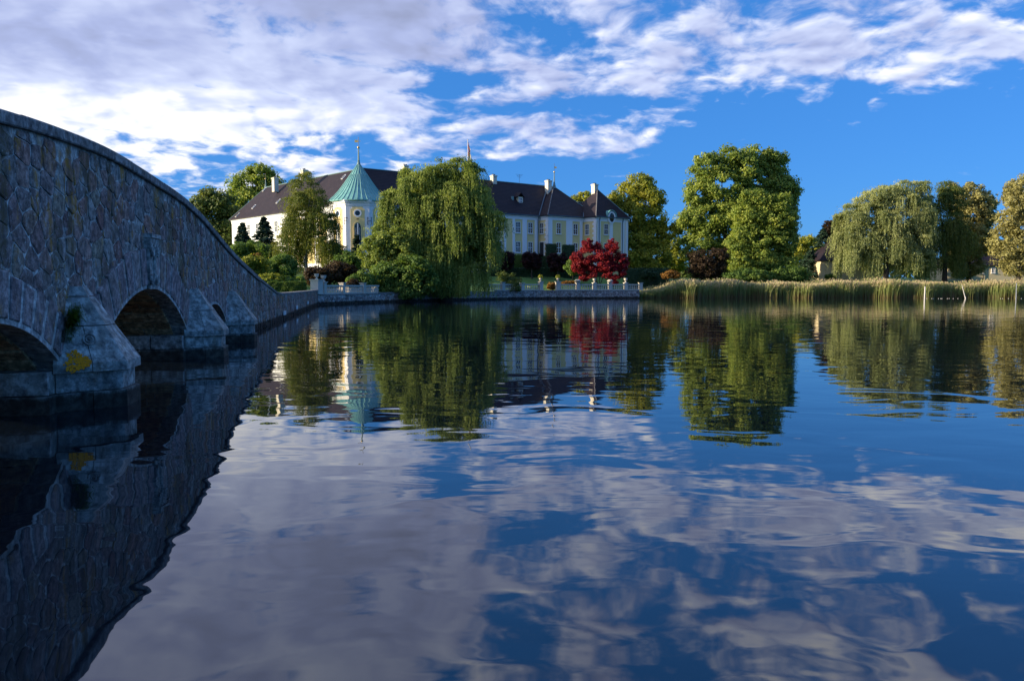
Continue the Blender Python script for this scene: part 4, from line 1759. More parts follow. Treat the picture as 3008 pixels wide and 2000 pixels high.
upL = I2 * 6.45 + Vector((0, 0, ZRIDGE - ZE))
for px, f in ((746, 0.33), (818, 0.38), (778, 0.92), (877, 0.80), (1011, 0.82), (697, 0.12)):
    fr_ = f
    m_ = ray(px, 600)[0]
    base = K - I2 * OV + I2 * 6.45 * fr_
    c = (m_ * base.y - base.x) / (E2.x - m_ * E2.y)
    p = K + E2 * c + I2 * (-OV + 6.45 * fr_) + Vector((0, 0, zo + (ZRIDGE - zo) * fr_ + 0.0))
    if c < LL_ - 1:
        roof_light(p, upL, -E2)
upR = I1 * 6.05 + Vector((0, 0, ZRIDGE - ZE))

# oval window under a curved hood on the pavilion
oc = RW(a_at(1793, BP), BP, 15.75)
mb = MB()
ex = E1
out_ = -I1


def ring_pts(rx, rz, o_, n=20, half=False):
    return [oc + ex * (rx * math.cos(2 * math.pi * i / n)) + Vector((0, 0, rz * math.sin(2 * math.pi * i / n))) + out_ * o_ for i in range(n)]


mb.loft([ring_pts(1.05, 1.2, -1.6), ring_pts(1.05, 1.2, 0.40), ring_pts(0.70, 0.92, 0.40), ring_pts(0.70, 0.92, 0.30)])
ov = mb.build('oval_window', M['white'], castle, smooth=False)
mb = MB()
mb.loft([ring_pts(0.71, 0.93, 0.20), ring_pts(0.71, 0.93, 0.32)])
mb.build('pane', M['glass'], ov)
mb = MB()
for i in range(3):
    pass
mb.hexa([oc + ex * -.035 + out_ * .32 - Vector((0, 0, .9)), oc + ex * .035 + out_ * .32 - Vector((0, 0, .9)), oc + ex * .035 + out_ * .37 - Vector((0, 0, .9)), oc + ex * -.035 + out_ * .37 - Vector((0, 0, .9))],
        [oc + ex * -.035 + out_ * .32 + Vector((0, 0, .9)), oc + ex * .035 + out_ * .32 + Vector((0, 0, .9)), oc + ex * .035 + out_ * .37 + Vector((0, 0, .9)), oc + ex * -.035 + out_ * .37 + Vector((0, 0, .9))])
mb.build('glazing_bar', M['iron'], ov)
hood_in = [oc + ex * (1.22 * math.cos(t)) + Vector((0, 0, 1.36 * math.sin(t))) for t in np.linspace(0.05, math.pi - 0.05, 15)]
hood_out = [oc + ex * (1.34 * math.cos(t)) + Vector((0, 0, 1.50 * math.sin(t))) for t in np.linspace(0.05, math.pi - 0.05, 15)]
mb = MB()
for i in range(14):
    mb.hexa([hood_in[i] + out_ * .5, hood_in[i + 1] + out_ * .5, hood_out[i + 1] + out_ * .5, hood_out[i] + out_ * .5],
            [hood_in[i] - out_ * 2.6, hood_in[i + 1] - out_ * 2.6, hood_out[i + 1] - out_ * 2.6, hood_out[i] - out_ * 2.6])
mb.build('window_hood', M['copper'], ov)


def spire(base, h, lab, s=1.0):
    """lead spike with a gilded ball and a vane"""
    sp = MB()
    sp.lathe(tuple(base), [(0.42 * s, -0.5), (0.30 * s, 0.1), (0.20 * s, 0.5), (0.14 * s, 0.62), (0.20 * s, 0.74), (0.13 * s, 0.9), (0.08 * s, h * 0.62)], 8)
    o = sp.build('spire', M['lead'], castle)
    b_ = MB()
    b_.lathe((base[0], base[1], base[2] + h * 0.62), [(0.02, -0.18 * s), (0.15 * s, -0.10 * s), (0.19 * s, 0.03 * s), (0.14 * s, 0.15 * s), (0.02, 0.20 * s)], 10)
    b_.build('ball', M['gilt'], o, smooth=True)
    r = MB()
    r.tube([(base[0], base[1], base[2] + h * 0.6), (base[0], base[1], base[2] + h)], 0.035 * s, 6)
    r.build('rod', M['iron'], o)
    return o


# chapel tower: an octagonal apse under a bell-shaped copper roof
T = Vector((-25.6, 131.6, 0))
RT = 4.95
TA = math.atan2(-T.y, -T.x) - math.radians(3.5)                           # the middle facet looks at the lake
verts8 = [T + Vector((RT * math.cos(TA + math.pi / 8 + i * math.pi / 4), RT * math.sin(TA + math.pi / 8 + i * math.pi / 4), 0)) for i in range(8)]
mb = MB()
mb.hexa([v + Vector((0, 0, ZB)) for v in verts8], [v + Vector((0, 0, ZE - 0.1)) for v in verts8])
mb.build('tower_wall', M['white'], castle)
for (r, z0, z1) in ((RT + 0.10, ZE - 0.85, ZE - 0.45), (RT + 0.30, ZE - 0.45, ZE - 0.2), (RT + 0.46, ZE - 0.2, ZE)):
    mb = MB()
    mb.lathe((T.x, T.y, 0), [(r, z0), (r, z1)], 8, TA + math.pi / 8)
    mb.build('tower_cornice', M['white'], castle)


def arched(w, h, n=10):
    """outline of a pointed-arch opening, width w, height h, from its foot"""
    sp = h - w * 0.85
    pts = [(-w / 2, 0), (w / 2, 0), (w / 2, sp)]
    for i in range(1, n):
        t = i / n
        pts.append((w / 2 * math.cos(t * math.pi / 2) ** 0.8, sp + (h - sp) * math.sin(t * math.pi / 2)))
    pts.append((0, h))
    for i in range(n - 1, 0, -1):
        t = i / n
        pts.append((-w / 2 * math.cos(t * math.pi / 2) ** 0.8, sp + (h - sp) * math.sin(t * math.pi / 2)))
    pts.append((-w / 2, sp))
    return pts


side8 = 2 * RT * math.sin(math.pi / 8)
for k in (-2, -1, 0, 1, 2):
    an = TA + k * math.pi / 4
    n = Vector((math.cos(an), math.sin(an), 0))
    u = Vector((-n.y, n.x, 0))
    c = T + n * (RT * math.cos(math.pi / 8))

    def P(x, z, o_):
        return c + u * x + n * o_ + Vector((0, 0, z))
    pw = side8 * 0.30
    z0, z1 = 5.0, ZE - 1.05
    # panel with notched upper corners
    ol = [(-pw, z0), (pw, z0), (pw, z1 - .35), (pw - .28, z1 - .35), (pw - .28, z1), (-pw + .28, z1), (-pw + .28, z1 - .35), (-pw, z1 - .35)]
    mb = MB()
    mb.hexa([P(x, z, 0.0) for x, z in ol], [P(x, z, 0.03) for x, z in ol])
    mb.build('yellow_panel', M['yellow'], castle)
    # round window
    zr = ZE - 2.1
    rr = 0.42
    mb = MB()
    q = [2 * math.pi * i / 18 for i in range(18)]
    mb.loft([[P((rr + .22) * math.cos(t), zr + (rr + .22) * math.sin(t), 0.02) for t in q], [P((rr + .22) * math.cos(t), zr + (rr + .22) * math.sin(t), 0.10) for t in q],
             [P(rr * math.cos(t), zr + rr * math.sin(t), 0.10) for t in q], [P(rr * math.cos(t), zr + rr * math.sin(t), 0.06) for t in q]])
    rw = mb.build('round_window', M['white'], castle)
    mb = MB()
    mb.hexa([P(rr * 1.01 * math.cos(t), zr + rr * 1.01 * math.sin(t), 0.035) for t in q], [P(rr * 1.01 * math.cos(t), zr + rr * 1.01 * math.sin(t), 0.065) for t in q])
    mb.build('pane', M['glass'], rw)
    mb = MB()
    mb.hexa([P(-.16, zr - 0.98, .03), P(.16, zr - 0.98, .03), P(.16, zr - 1.02, .14), P(-.16, zr - 1.02, .14)], [P(-.22, zr - .9, .03), P(.22, zr - .9, .03), P(.22, zr - .9, .2), P(-.22, zr - .9, .2)])
    mb.build('bracket', M['iron'], castle)
    # tall pointed window
    wz, wh_, ww_ = 6.2, 6.0, 1.05
    ao, ai = arched(ww_ + 0.4, wh_ + 0.22), arched(ww_, wh_)
    mb = MB()
    mb.loft([[P(x, wz - .05 + z, 0.02) for x, z in ao], [P(x, wz - .05 + z, 0.09) for x, z in ao], [P(x, wz + z, 0.09) for x, z in ai], [P(x, wz + z, 0.05) for x, z in ai]])
    gw = mb.build('pointed_window', M['yellow'], castle)
    mb = MB()
    mb.hexa([P(x * .995, wz + z * .998, 0.034) for x, z in ai], [P(x * .995, wz + z * .998, 0.056) for x, z in ai])
    mb.build('pane', M['glass'], gw)
    mb = MB()
    mb.hexa([P(-.085, wz, .056), P(.085, wz, .056), P(.085, wz, .13), P(-.085, wz, .13)], [P(-.085, wz + wh_ - .08, .056), P(.085, wz + wh_ - .08, .056), P(.085, wz + wh_ - .08, .13), P(-.085, wz + wh_ - .08, .13)])
    for sx in (-1, 1):
        mb.hexa([P(sx * .30 - .02, wz, .056), P(sx * .30 + .02, wz, .056), P(sx * .30 + .02, wz, .09), P(sx * .30 - .02, wz, .09)], [P(sx * .30 - .02, wz + 5.2, .056), P(sx * .30 + .02, wz + 5.2, .056), P(sx * .30 + .02, wz + 5.2, .09), P(sx * .30 - .02, wz + 5.2, .09)])
    mb.build('mullion', M['frame'], gw)
# letters of black iron on the white corner strips
LET = {'F': [(-.25, 0, -.16, 1.1), (-.16, 1.02, .28, 1.1), (-.16, .54, .16, .62), (.21, .88, .28, 1.02), (-.34, -.04, -.07, .03)],
       'H': [(-.33, 0, -.24, 1.1), (.24, 0, .33, 1.1), (-.24, .52, .24, .60), (-.41, -.04, -.16, .03), (.16, -.04, .41, .03), (-.41, 1.07, -.16, 1.14), (.16, 1.07, .41, 1.14)]}
for ch, i in (('F', 7), ('H', 0)):
    v = verts8[i]
    n = (v - T).normalized()
    n = (n + Vector((0.1, -0.9, 0))).normalized() * 0 + (Vector((0, 0, 0)) + (Vector((-v.x, -v.y, 0))).normalized())
    u = Vector((-n.y, n.x, 0))
    mb = MB()
    for x0, zz0, x1, zz1 in LET[ch]:
        mb.hexa([v + u * x0 + n * .14 + Vector((0, 0, 11.95 + zz0)), v + u * x1 + n * .14 + Vector((0, 0, 11.95 + zz0)), v + u * x1 + n * .20 + Vector((0, 0, 11.95 + zz0)), v + u * x0 + n * .20 + Vector((0, 0, 11.95 + zz0))],
                [v + u * x0 + n * .14 + Vector((0, 0, 11.95 + zz1)), v + u * x1 + n * .14 + Vector((0, 0, 11.95 + zz1)), v + u * x1 + n * .20 + Vector((0, 0, 11.95 + zz1)), v + u * x0 + n * .20 + Vector((0, 0, 11.95 + zz1))])
    mb.build('iron_letter', M['iron'], castle)
# roof of the tower
AP_Z = 6.3
prof = [(5.32, -0.12), (5.30, 0.0), (4.75, 0.42), (4.05, 1.08), (3.36, 1.85), (2.70, 2.75), (2.10, 3.6), (1.46, 4.55), (0.85, 5.45), (0.32, 6.25)]
mb = MB()
mb.lathe((T.x, T.y, ZE + 0.02), prof, 40, TA)
tr_ = mb.build('tower_roof', M['copper'], castle, smooth=True)
mb = MB()
for k in range(40):
    a0 = TA + 2 * math.pi * k / 40
    line = [(T.x + math.cos(a0) * r * 1.004, T.y + math.sin(a0) * r * 1.004, ZE + 0.05 + z) for r, z in prof[1:]]
    keep = len(line) if k % 2 == 0 else 7
    mb.tube(line[:keep], 0.045, 4)
o = mb.build('seam', M['seam'], tr_)
o['kind'] = 'stuff'
spire((T.x, T.y, ZE + 6.2), 4.7, '', 1.15)
vt = Vector((T.x, T.y, ZE + 6.2 + 3.9))
mb = MB()
mb.hexa([vt + Vector((-.62, 0, -.12)), vt + Vector((-.1, 0, -.12)), vt + Vector((-.1, .03, -.12)), vt + Vector((-.62, .03, -.12))], [vt + Vector((-.62, 0, .28)), vt + Vector((-.1, 0, .28)), vt + Vector((-.1, .03, .28)), vt + Vector((-.62, .03, .28))])
mb.hexa([vt + Vector((-.1, 0, .0)), vt + Vector((.42, 0, .06)), vt + Vector((.42, .03, .06)), vt + Vector((-.1, .03, .0))], [vt + Vector((-.1, 0, .14)), vt + Vector((.42, 0, .10)), vt + Vector((.42, .03, .10)), vt + Vector((-.1, .03, .14))])
mb.build('weather_vane', M['gilt'], castle)
sp2 = at(1628, 553, 162.5)
spire((sp2.x, sp2.y, ap1.z), 4.6, '', 1.0)
vt = Vector((sp2.x, sp2.y, ap1.z + 3.7))
mb = MB()
mb.hexa([vt + Vector((.05, 0, -.12)), vt + Vector((.5, 0, -.05)), vt + Vector((.5, .03, -.05)), vt + Vector((.05, .03, -.12))], [vt + Vector((.05, 0, .3)), vt + Vector((.5, 0, .22)), vt + Vector((.5, .03, .22)), vt + Vector((.05, .03, .3))])
mb.build('weather_vane', M['gilt'], castle)
spire((rdg_l.x, rdg_l.y, rdg_l.z), 2.9, '', 0.8)
# aerial on the ridge
p = J.lerp(rdg_r, 0.80)
mb = MB()
mb.tube([p, p + Vector((0, 0, 1.8))], 0.03, 5)
for q, w_ in ((1.75, 0.9), (1.5, 0.7), (1.25, 0.5)):
    mb.tube([p + E1 * -w_ + Vector((0, 0, q)), p + E1 * w_ + Vector((0, 0, q))], 0.022, 5)
mb.build('aerial', M['iron'], castle)

# flagstaff behind the roof
fp = at(1374, 413, 150)
fl = thing('flagstaff', 'white flagstaff with a limp flag rising behind the willow', 'flagpole', (fp.x, fp.y, 20.0))
mb = MB()
mb.tube([(fp.x, fp.y, 20), (fp.x, fp.y, fp.z)], [0.11, 0.06], 8)
mb.lathe((fp.x, fp.y, fp.z), [(0.03, 0), (0.11, 0.07), (0.09, 0.17), (0.02, 0.2)], 8)
mb.build('pole', M['whitepaint'], fl)
m_, g_, b__, o_ = new_mat('flag_cloth')
t_ = attr(g_)
g_.put(b__.inputs['Base Color'], g_.ramp(t_, [(0.0, (0.42, 0.10, 0.06)), (0.33, (0.62, 0.50, 0.24)), (0.66, (0.70, 0.66, 0.56))], 'CONSTANT'))
M['flag'] = m_
mb = MB()
for i in range(10):
    for j in range(5):
        def Q(i, j):
            f = j / 5
            return (fp.x + 0.10 + f * (0.25 + 0.05 * i) + 0.05 * math.sin(i * 1.7 + j), fp.y + 0.12 * math.sin(j * 2.2 + i * .5), fp.z - 0.25 - i * 0.36 - f * 0.9)
        mb.tint = [0.1, 0.1, 0.45, 0.8, 0.45, 0.1, 0.1][(i * 1 + j * 3) // 4 % 7]
        mb.poly([Q(i, j), Q(i, j + 1), Q(i + 1, j + 1), Q(i + 1, j)])
mb.build('flag', M['flag'], fl, smooth=True)


# ------------------------------------------------------------------ two farm houses beyond the reeds
def house(name, label, D, x0, x1, ybase, yeave, yridge, hip, wins, depth=7.0, mat='cream', roofmat='roof'):
    p0, p1 = at(x0, yeave, D), at(x1, yeave, D)
    zb_, ze_ = at(x0, ybase, D).z, p0.z
    zr = at(x0, yridge, D + depth / 2).z
    h = thing(name, label, 'house', ((p0.x + p1.x) / 2, D + depth / 2, zb_ - 1))
    mb = MB()
    mb.box(((p0.x + p1.x) / 2, D + depth / 2, (zb_ - 1 + ze_) / 2), (p1.x - p0.x, depth, ze_ - zb_ + 1))
    mb.build('wall', M[mat], h)
    o_ = 0.4
    f0, f1 = Vector((p0.x - o_, D - o_, ze_)), Vector((p1.x + o_, D - o_, ze_))
    b0, b1 = Vector((p0.x - o_, D + depth + o_, ze_)), Vector((p1.x + o_, D + depth + o_, ze_))
    r0, r1 = Vector((p0.x + hip, D + depth / 2, zr)), Vector((p1.x - hip, D + depth / 2, zr))
    mb = MB()
    for poly in ([f0, f1, r1, r0], [b1, b0, r0, r1], [f0, r0, b0], [f1, b1, r1]):
        mb.hexa([q - Vector((0, 0, .15)) for q in poly], poly)
    mb.build('roof', M[roofmat], h)
    for px, py0, py1, w, rows in wins:
        q = at(px, py1, D)
        hh = at(px, py0, D).z - q.z
        window((q.x, D - 0.0, q.z), 0, h, window_meshes(w, hh, rows, True))
    return h, zb_, ze_


h1, zb1, ze1 = house('cottage', 'cream cottage with a hipped roof left of the pale right hand willow', 152.0, 2412, 2590, 812, 765, 700, 3.6, [(2473, 774, 786, 1.0, 2)], 7.5)
q = at(2432, 769, 151.97)
mb = MB()
mb.box((q.x, 151.96, q.z), (0.5, 0.08, 0.28))
mb.build('air_vent', M['greypole'], h1)
h2, zb2, ze2 = house('farmhouse', 'low cream farmhouse with a slate roof between the willows on the far right', 164.0, 2785, 3060, 818, 780, 735, 2.5, [(2878, 787, 802, 1.3, 2), (2917, 788, 801, 0.62, 2), (2990, 788, 801, 0.8, 2)], 7.0)
q = at(2890, 780, 163.9)
mb = MB()
mb.tube([(q.x, 163.85, zb2 - 1), (q.x, 163.85, ze2)], 0.07, 6)
mb.build('downpipe', M['iron'], h2)
# ------------------------------------------------------------------ plants
def unit(n, r):
    v = r.normal(size=(n, 3))
    return v / np.linalg.norm(v, axis=1, keepdims=True)


def leaf_faces(P, nrm, L, Wd, r, along=None):
    """one small rhombic leaf at every point P; nrm: which way it faces; along: direction of its length"""
    n = len(P)
    if along is None:
        along = unit(n, r)
    a = along - nrm * np.sum(along * nrm, axis=1, keepdims=True)
    a /= np.linalg.norm(a, axis=1, keepdims=True) + 1e-9
    b = np.cross(nrm, a)
    L = np.asarray(L).reshape(-1, 1) * np.ones((n, 1))
    Wd = np.asarray(Wd).reshape(-1, 1) * np.ones((n, 1))
    V = np.stack([P - a * L * 0.5, P + b * Wd * 0.5 - a * L * 0.05, P + a * L * 0.5, P - b * Wd * 0.5 - a * L * 0.05], axis=1).reshape(-1, 3)
    Fc = np.arange(4 * n).reshape(-1, 4)
    return V, Fc


def limbs(root, name, base, tips, r0, mat, seed, fork=0.45):
    """trunk with a few limbs reaching into the crown"""
    rn = random.Random(seed)
    base = Vector(base)
    top = Vector((0, 0, 0))
    for t in tips:
        top += Vector(t)
    top /= len(tips)
    mb = MB()
    k = base.lerp(top, fork)
    k.x = base.x + (k.x - base.x) * 0.5
    k.y = base.y + (k.y - base.y) * 0.5
    pts = [base - Vector((0, 0, 0.4)), base + Vector((0, 0, 0.3)), base.lerp(k, 0.5) + Vector((rn.uniform(-.15, .15), rn.uniform(-.15, .15), 0)), k]
    mb.tube(pts, [r0 * 1.45, r0 * 1.08, r0 * 0.85, r0 * 0.7], 9)
    tr = mb.build('trunk', mat, root, smooth=True)
    for t in tips:
        t = Vector(t)
        mb = MB()
        m1 = k.lerp(t, 0.45) + Vector((rn.uniform(-.4, .4), rn.uniform(-.4, .4), (t - k).length * 0.10))
        mb.tube([k - Vector((0, 0, 0.2)), k.lerp(m1, 0.5) + Vector((0, 0, .2)), m1, t], [r0 * .55, r0 * .42, r0 * .3, r0 * .08], 6)
        mb.build('limb', mat, tr, smooth=True)
    return tr


def lobes3(lobes, D, seed, flat=0.85):
    r = np.random.default_rng(seed)
    out = []
    for lb in lobes:
        px, py, rx, ry = lb[:4]
        dd = lb[4] if len(lb) > 4 else 0.0
        c = at(px, py, D + dd)
        s = (D + dd) / F
        out.append((np.array(c), np.array([rx * s, (rx * 0.6 + ry * 0.4) * s * flat, ry * s])))
    return out


def crown_points(L3, n_leaf, clump, r, zmin, shell=0.55, up=0.25, nclump=1.0):
    """leaf positions: lobes carry clumps, clumps carry leaves"""
    P, N, Tn = [], [], []
    area = np.array([(R[0] * R[2]) ** 0.5 * R[1] ** 0.5 for c, R in L3]) ** 1.6
    area = area / area.sum()
    for (c, R), w in zip(L3, area):
        ncl = max(5, int(nclump * 5.5 * (R[0] * R[2] + R[1] * R[2] + R[0] * R[1]) / (3 * clump ** 2)))
        u = unit(ncl, r)
        rad = r.uniform(0.42, 1.0, size=(ncl, 1)) ** 0.6
        cc = c + u * R * rad
        cr = clump * r.uniform(0.6, 1.65, size=ncl)
        cr = np.minimum(cr, 0.75 * R.min())
        m = int(n_leaf * w / ncl) + 1
        idx = np.repeat(np.arange(ncl), m)
        v = unit(len(idx), r)
        rr = r.uniform(0, 1, size=(len(idx), 1)) ** 0.5
        p = cc[idx] + v * rr * cr[idx, None] * np.array([1.05, 1.05, 0.72])
        nn = 0.55 * v + 0.35 * u[idx] + up * np.array([0, 0, 1.0]) + 0.75 * unit(len(idx), r)
        P.append(p)
        N.append(nn / np.linalg.norm(nn, axis=1, keepdims=True))
        Tn.append(np.clip(r.normal(0.48, 0.17, size=len(idx)) + r.normal(0, 0.12, size=ncl)[idx], 0, 1))
    P, N, Tn = np.concatenate(P), np.concatenate(N), np.concatenate(Tn)
    k = P[:, 2] > zmin
    return P[k], N[k], Tn[k]


SEED = [100]


def broadleaf(name, label, cat, D, base_px, lobes, mat, n, size, clump, trunk=0.35, group=None, bark='bark', up=0.25, ntip=6, shell=0.55, zmin=None, flat=0.85, fork=0.45, nclump=1.0):
    SEED[0] += 1
    r = np.random.default_rng(SEED[0])
    bx = at(base_px, 800, D).x
    bz = gz(bx, D)
    root = thing(name, label, cat, (bx, D, bz), group)
    L3 = lobes3(lobes, D, SEED[0], flat)
    clump *= 0.74
    n = int(n * 1.12)
    P, N, Tn = crown_points(L3, n, clump, r, (bz + 0.05) if zmin is None else zmin, shell, up, nclump)
    sz = size * 1.2 * r.uniform(0.7, 1.3, size=len(P))
    V, Fc = leaf_faces(P, N, sz, sz * 0.75, r)
    if trunk:
        order = sorted(L3, key=lambda q: -q[1].prod())[:ntip]
        tips = [tuple(c + np.array([0, 0, 0.25]) * R) for c, R in order]
        limbs(root, name, (bx, D, bz), tips, trunk, M[bark], SEED[0], fork)
    np_mesh('crown', V, Fc, M[mat], root, tint=Tn)
    return root


def willow(name, label, D, base_px, lobes, mat, n_strand, leafL, clump, lmin, lmax, zfloor, n_top, trunk=0.5, group=None, bark='bark', step=0.16, flat=0.9, wid=0.28):
    """weeping tree: curtains of leafy strands falling from the clumps"""
    SEED[0] += 1
    r = np.random.default_rng(SEED[0])
    bx = at(base_px, 800, D).x
    bz = gz(bx, D) if D > shore_y(bx) else zfloor
    root = thing(name, label, 'tree', (bx, D, bz), group)
    L3 = lobes3(lobes, D, SEED[0], flat)
    P, N, Tn = crown_points(L3, int(n_top * 0.45), clump * 0.8, r, zfloor + 1.0, 0.5, 0.4)
    sz = leafL * r.uniform(0.7, 1.2, size=len(P))
    dn = np.tile(np.array([[0, 0, -1.0]]), (len(P), 1)) + 0.7 * unit(len(P), r)
    V1, F1 = leaf_faces(P, N, sz * 1.1, sz * wid * 1.4, r, dn)
    PS, AS, NS, TS = [], [], [], []
    area = np.array([R[0] * R[2] + R[1] * R[2] for c, R in L3])
    area = area / area.sum()
    zc_ = np.array([c[2] for c, R in L3])
    for (c, R), w in zip(L3, area):
        m = int(n_strand * w) + 1
        ncl = max(5, m // 26)
        fall = (zc_.max() - c[2]) / (zc_.max() - zc_.min() + 1e-6)
        u = unit(ncl, r)
        u[:, 2] = np.abs(u[:, 2]) * 0.95 - 0.25
        u /= np.linalg.norm(u, axis=1, keepdims=True)
        hub = c + u * R * r.uniform(0.75, 1.02, size=(ncl, 1))
        tl = r.normal(0, 0.13, size=ncl)
        ll = r.uniform(lmin * (0.45 + 0.55 * fall), lmin + (lmax - lmin) * (0.12 + 0.88 * fall ** 1.3), size=ncl)
        # a leafy cap on every bough end
        mc = max(30, int(n_top * 0.6 * w / ncl))
        vv = unit(ncl * mc, r)
        vv[:, 2] = np.abs(vv[:, 2]) * 0.9 - 0.2
        ci = np.repeat(np.arange(ncl), mc)
        cp = hub[ci] + vv * r.uniform(0.5, 1.0, (ncl * mc, 1)) * clump * np.array([0.95, 0.95, 0.55])
        cp[:, 2] = np.maximum(cp[:, 2], zfloor + 0.3)
        cn = 0.7 * vv + 0.7 * unit(ncl * mc, r)
        PS.append(cp)
        AS.append(vv * np.array([1, 1, 0]) * 0.7 + np.array([0, 0, -0.8]) + 0.3 * unit(ncl * mc, r))
        NS.append(cn / np.linalg.norm(cn, axis=1, keepdims=True))
        TS.append(np.clip(r.normal(0.55, 0.13, ncl * mc) + tl[ci], 0, 1))
        idx = r.integers(0, ncl, size=m)
        st = hub[idx] + r.normal(0, 1, size=(m, 3)) * clump * np.array([0.40, 0.40, 0.20])
        outw = u[idx] * np.array([1, 1, 0]) + 0.5 * unit(m, r) * np.array([1, 1, 0])
        outw /= np.linalg.norm(outw, axis=1, keepdims=True) + 1e-6
        ln = ll[idx] * r.uniform(0.55, 1.2, size=m)
        ln = np.minimum(ln, np.maximum(0.5, st[:, 2] - zfloor - r.uniform(0, 0.5, size=m)))
        reach = r.uniform(0.3, 1.0, size=m)
        sway = r.normal(0, 0.05, size=(m, 2))
        ns = np.maximum(3, (ln / step).astype(int))
        si = np.repeat(np.arange(m), ns)
        f = (np.arange(len(si)) - np.repeat(np.cumsum(ns) - ns, ns) + r.uniform(0, 1, size=len(si))) / np.repeat(ns, ns)
        bend = 1 - np.exp(-f * 3.2)
        p = st[si] + outw[si] * (reach[si] * bend)[:, None]
        p[:, 2] += 0.25 * np.sin(np.minimum(f * 4, 1) * np.pi) * reach[si] - ln[si] * np.maximum(0, f - 0.03)
        p[:, 0] += sway[si, 0] * f * ln[si] * 0.6
        p[:, 1] += sway[si, 1] * f * ln[si] * 0.6
        p += r.normal(0, 0.045, size=p.shape)
        aln = np.stack([0.35 * outw[si, 0] + r.normal(0, .32, len(si)), 0.35 * outw[si, 1] + r.normal(0, .32, len(si)), -np.ones(len(si))], axis=1)
        nr = outw[si] + 0.8 * unit(len(si), r)
        nr /= np.linalg.norm(nr, axis=1, keepdims=True)
        PS.append(p)
        AS.append(aln)
        NS.append(nr)
        TS.append(np.clip(r.normal(0.47, 0.14, len(si)) + tl[idx][si], 0, 1))
    p, a_, n_, t_ = map(np.concatenate, (PS, AS, NS, TS))
    sz = leafL * r.uniform(0.7, 1.3, size=len(p))
    V2, F2 = leaf_faces(p, n_, sz, sz * wid, r, a_)
    order = sorted(L3, key=lambda q: -q[1].prod())[:6]
    limbs(root, name, (bx, D, bz), [tuple(c + np.array([0, 0, .3]) * R) for c, R in order], trunk, M[bark], SEED[0], 0.4)
    np_mesh('crown', np.concatenate([V1, V2]), np.concatenate([F1, F2 + len(V1)]), M[mat], root, tint=np.concatenate([Tn, t_]))
    return root


def conifer(name, label, D, px, ytop, rbase, mat, n, group=None, size=0.30, ybase=None):
    SEED[0] += 1
    r = np.random.default_rng(SEED[0])
    t = at(px, ytop, D)
    bz = gz(t.x, D) if ybase is None else at(px, ybase, D).z
    h = t.z - bz
    root = thing(name, label, 'tree', (t.x, D, bz), group)
    nb = int(90 + h * 9)
    fz = r.uniform(0.03, 0.99, nb) ** 0.9
    an = r.uniform(0, 2 * math.pi, nb)
    ln = rbase * (1 - fz) ** 0.85 * r.uniform(0.7, 1.1, nb) + 0.15
    m = max(6, n // nb)
    f = r.uniform(0.1, 1, size=(nb, m)) ** 0.7
    wv = r.normal(0, 1, size=(nb, m, 3)) * (0.10 + 0.20 * (1 - f))[..., None] * (0.35 + 0.25 * ln)[:, None, None]
    x = t.x + np.cos(an)[:, None] * ln[:, None] * f
    y = D + np.sin(an)[:, None] * ln[:, None] * f
    z = bz + (fz * h)[:, None] - 0.30 * ln[:, None] * f ** 1.3 + 0.12 * f * ln[:, None]
    P = np.stack([x, y, z], -1) + wv * np.array([1, 1, 0.5])
    P = P.reshape(-1, 3)
    al = np.stack([np.cos(an), np.sin(an), -0.25 * np.ones(nb)], -1)
    al = np.repeat(al, m, axis=0) + 0.5 * unit(nb * m, r)
    N = np.array([0, 0, 0.7]) + unit(nb * m, r)
    N /= np.linalg.norm(N, axis=1, keepdims=True)
    sz = size * r.uniform(0.7, 1.3, len(P))
    V, Fc = leaf_faces(P, N, sz * 1.4, sz * 0.6, r, al)
    mb = MB()
    mb.tube([(t.x, D, bz - 0.3), (t.x, D, bz + h * 0.5), (t.x, D, bz + h * 0.97)], [0.10 + h * .012, 0.06 + h * .007, 0.03], 7)
    mb.build('trunk', M['bark'], root, smooth=True)
    np_mesh('crown', V, Fc, M[mat], root, tint=np.clip(r.normal(0.5, 0.2, len(P)), 0, 1))
    return root


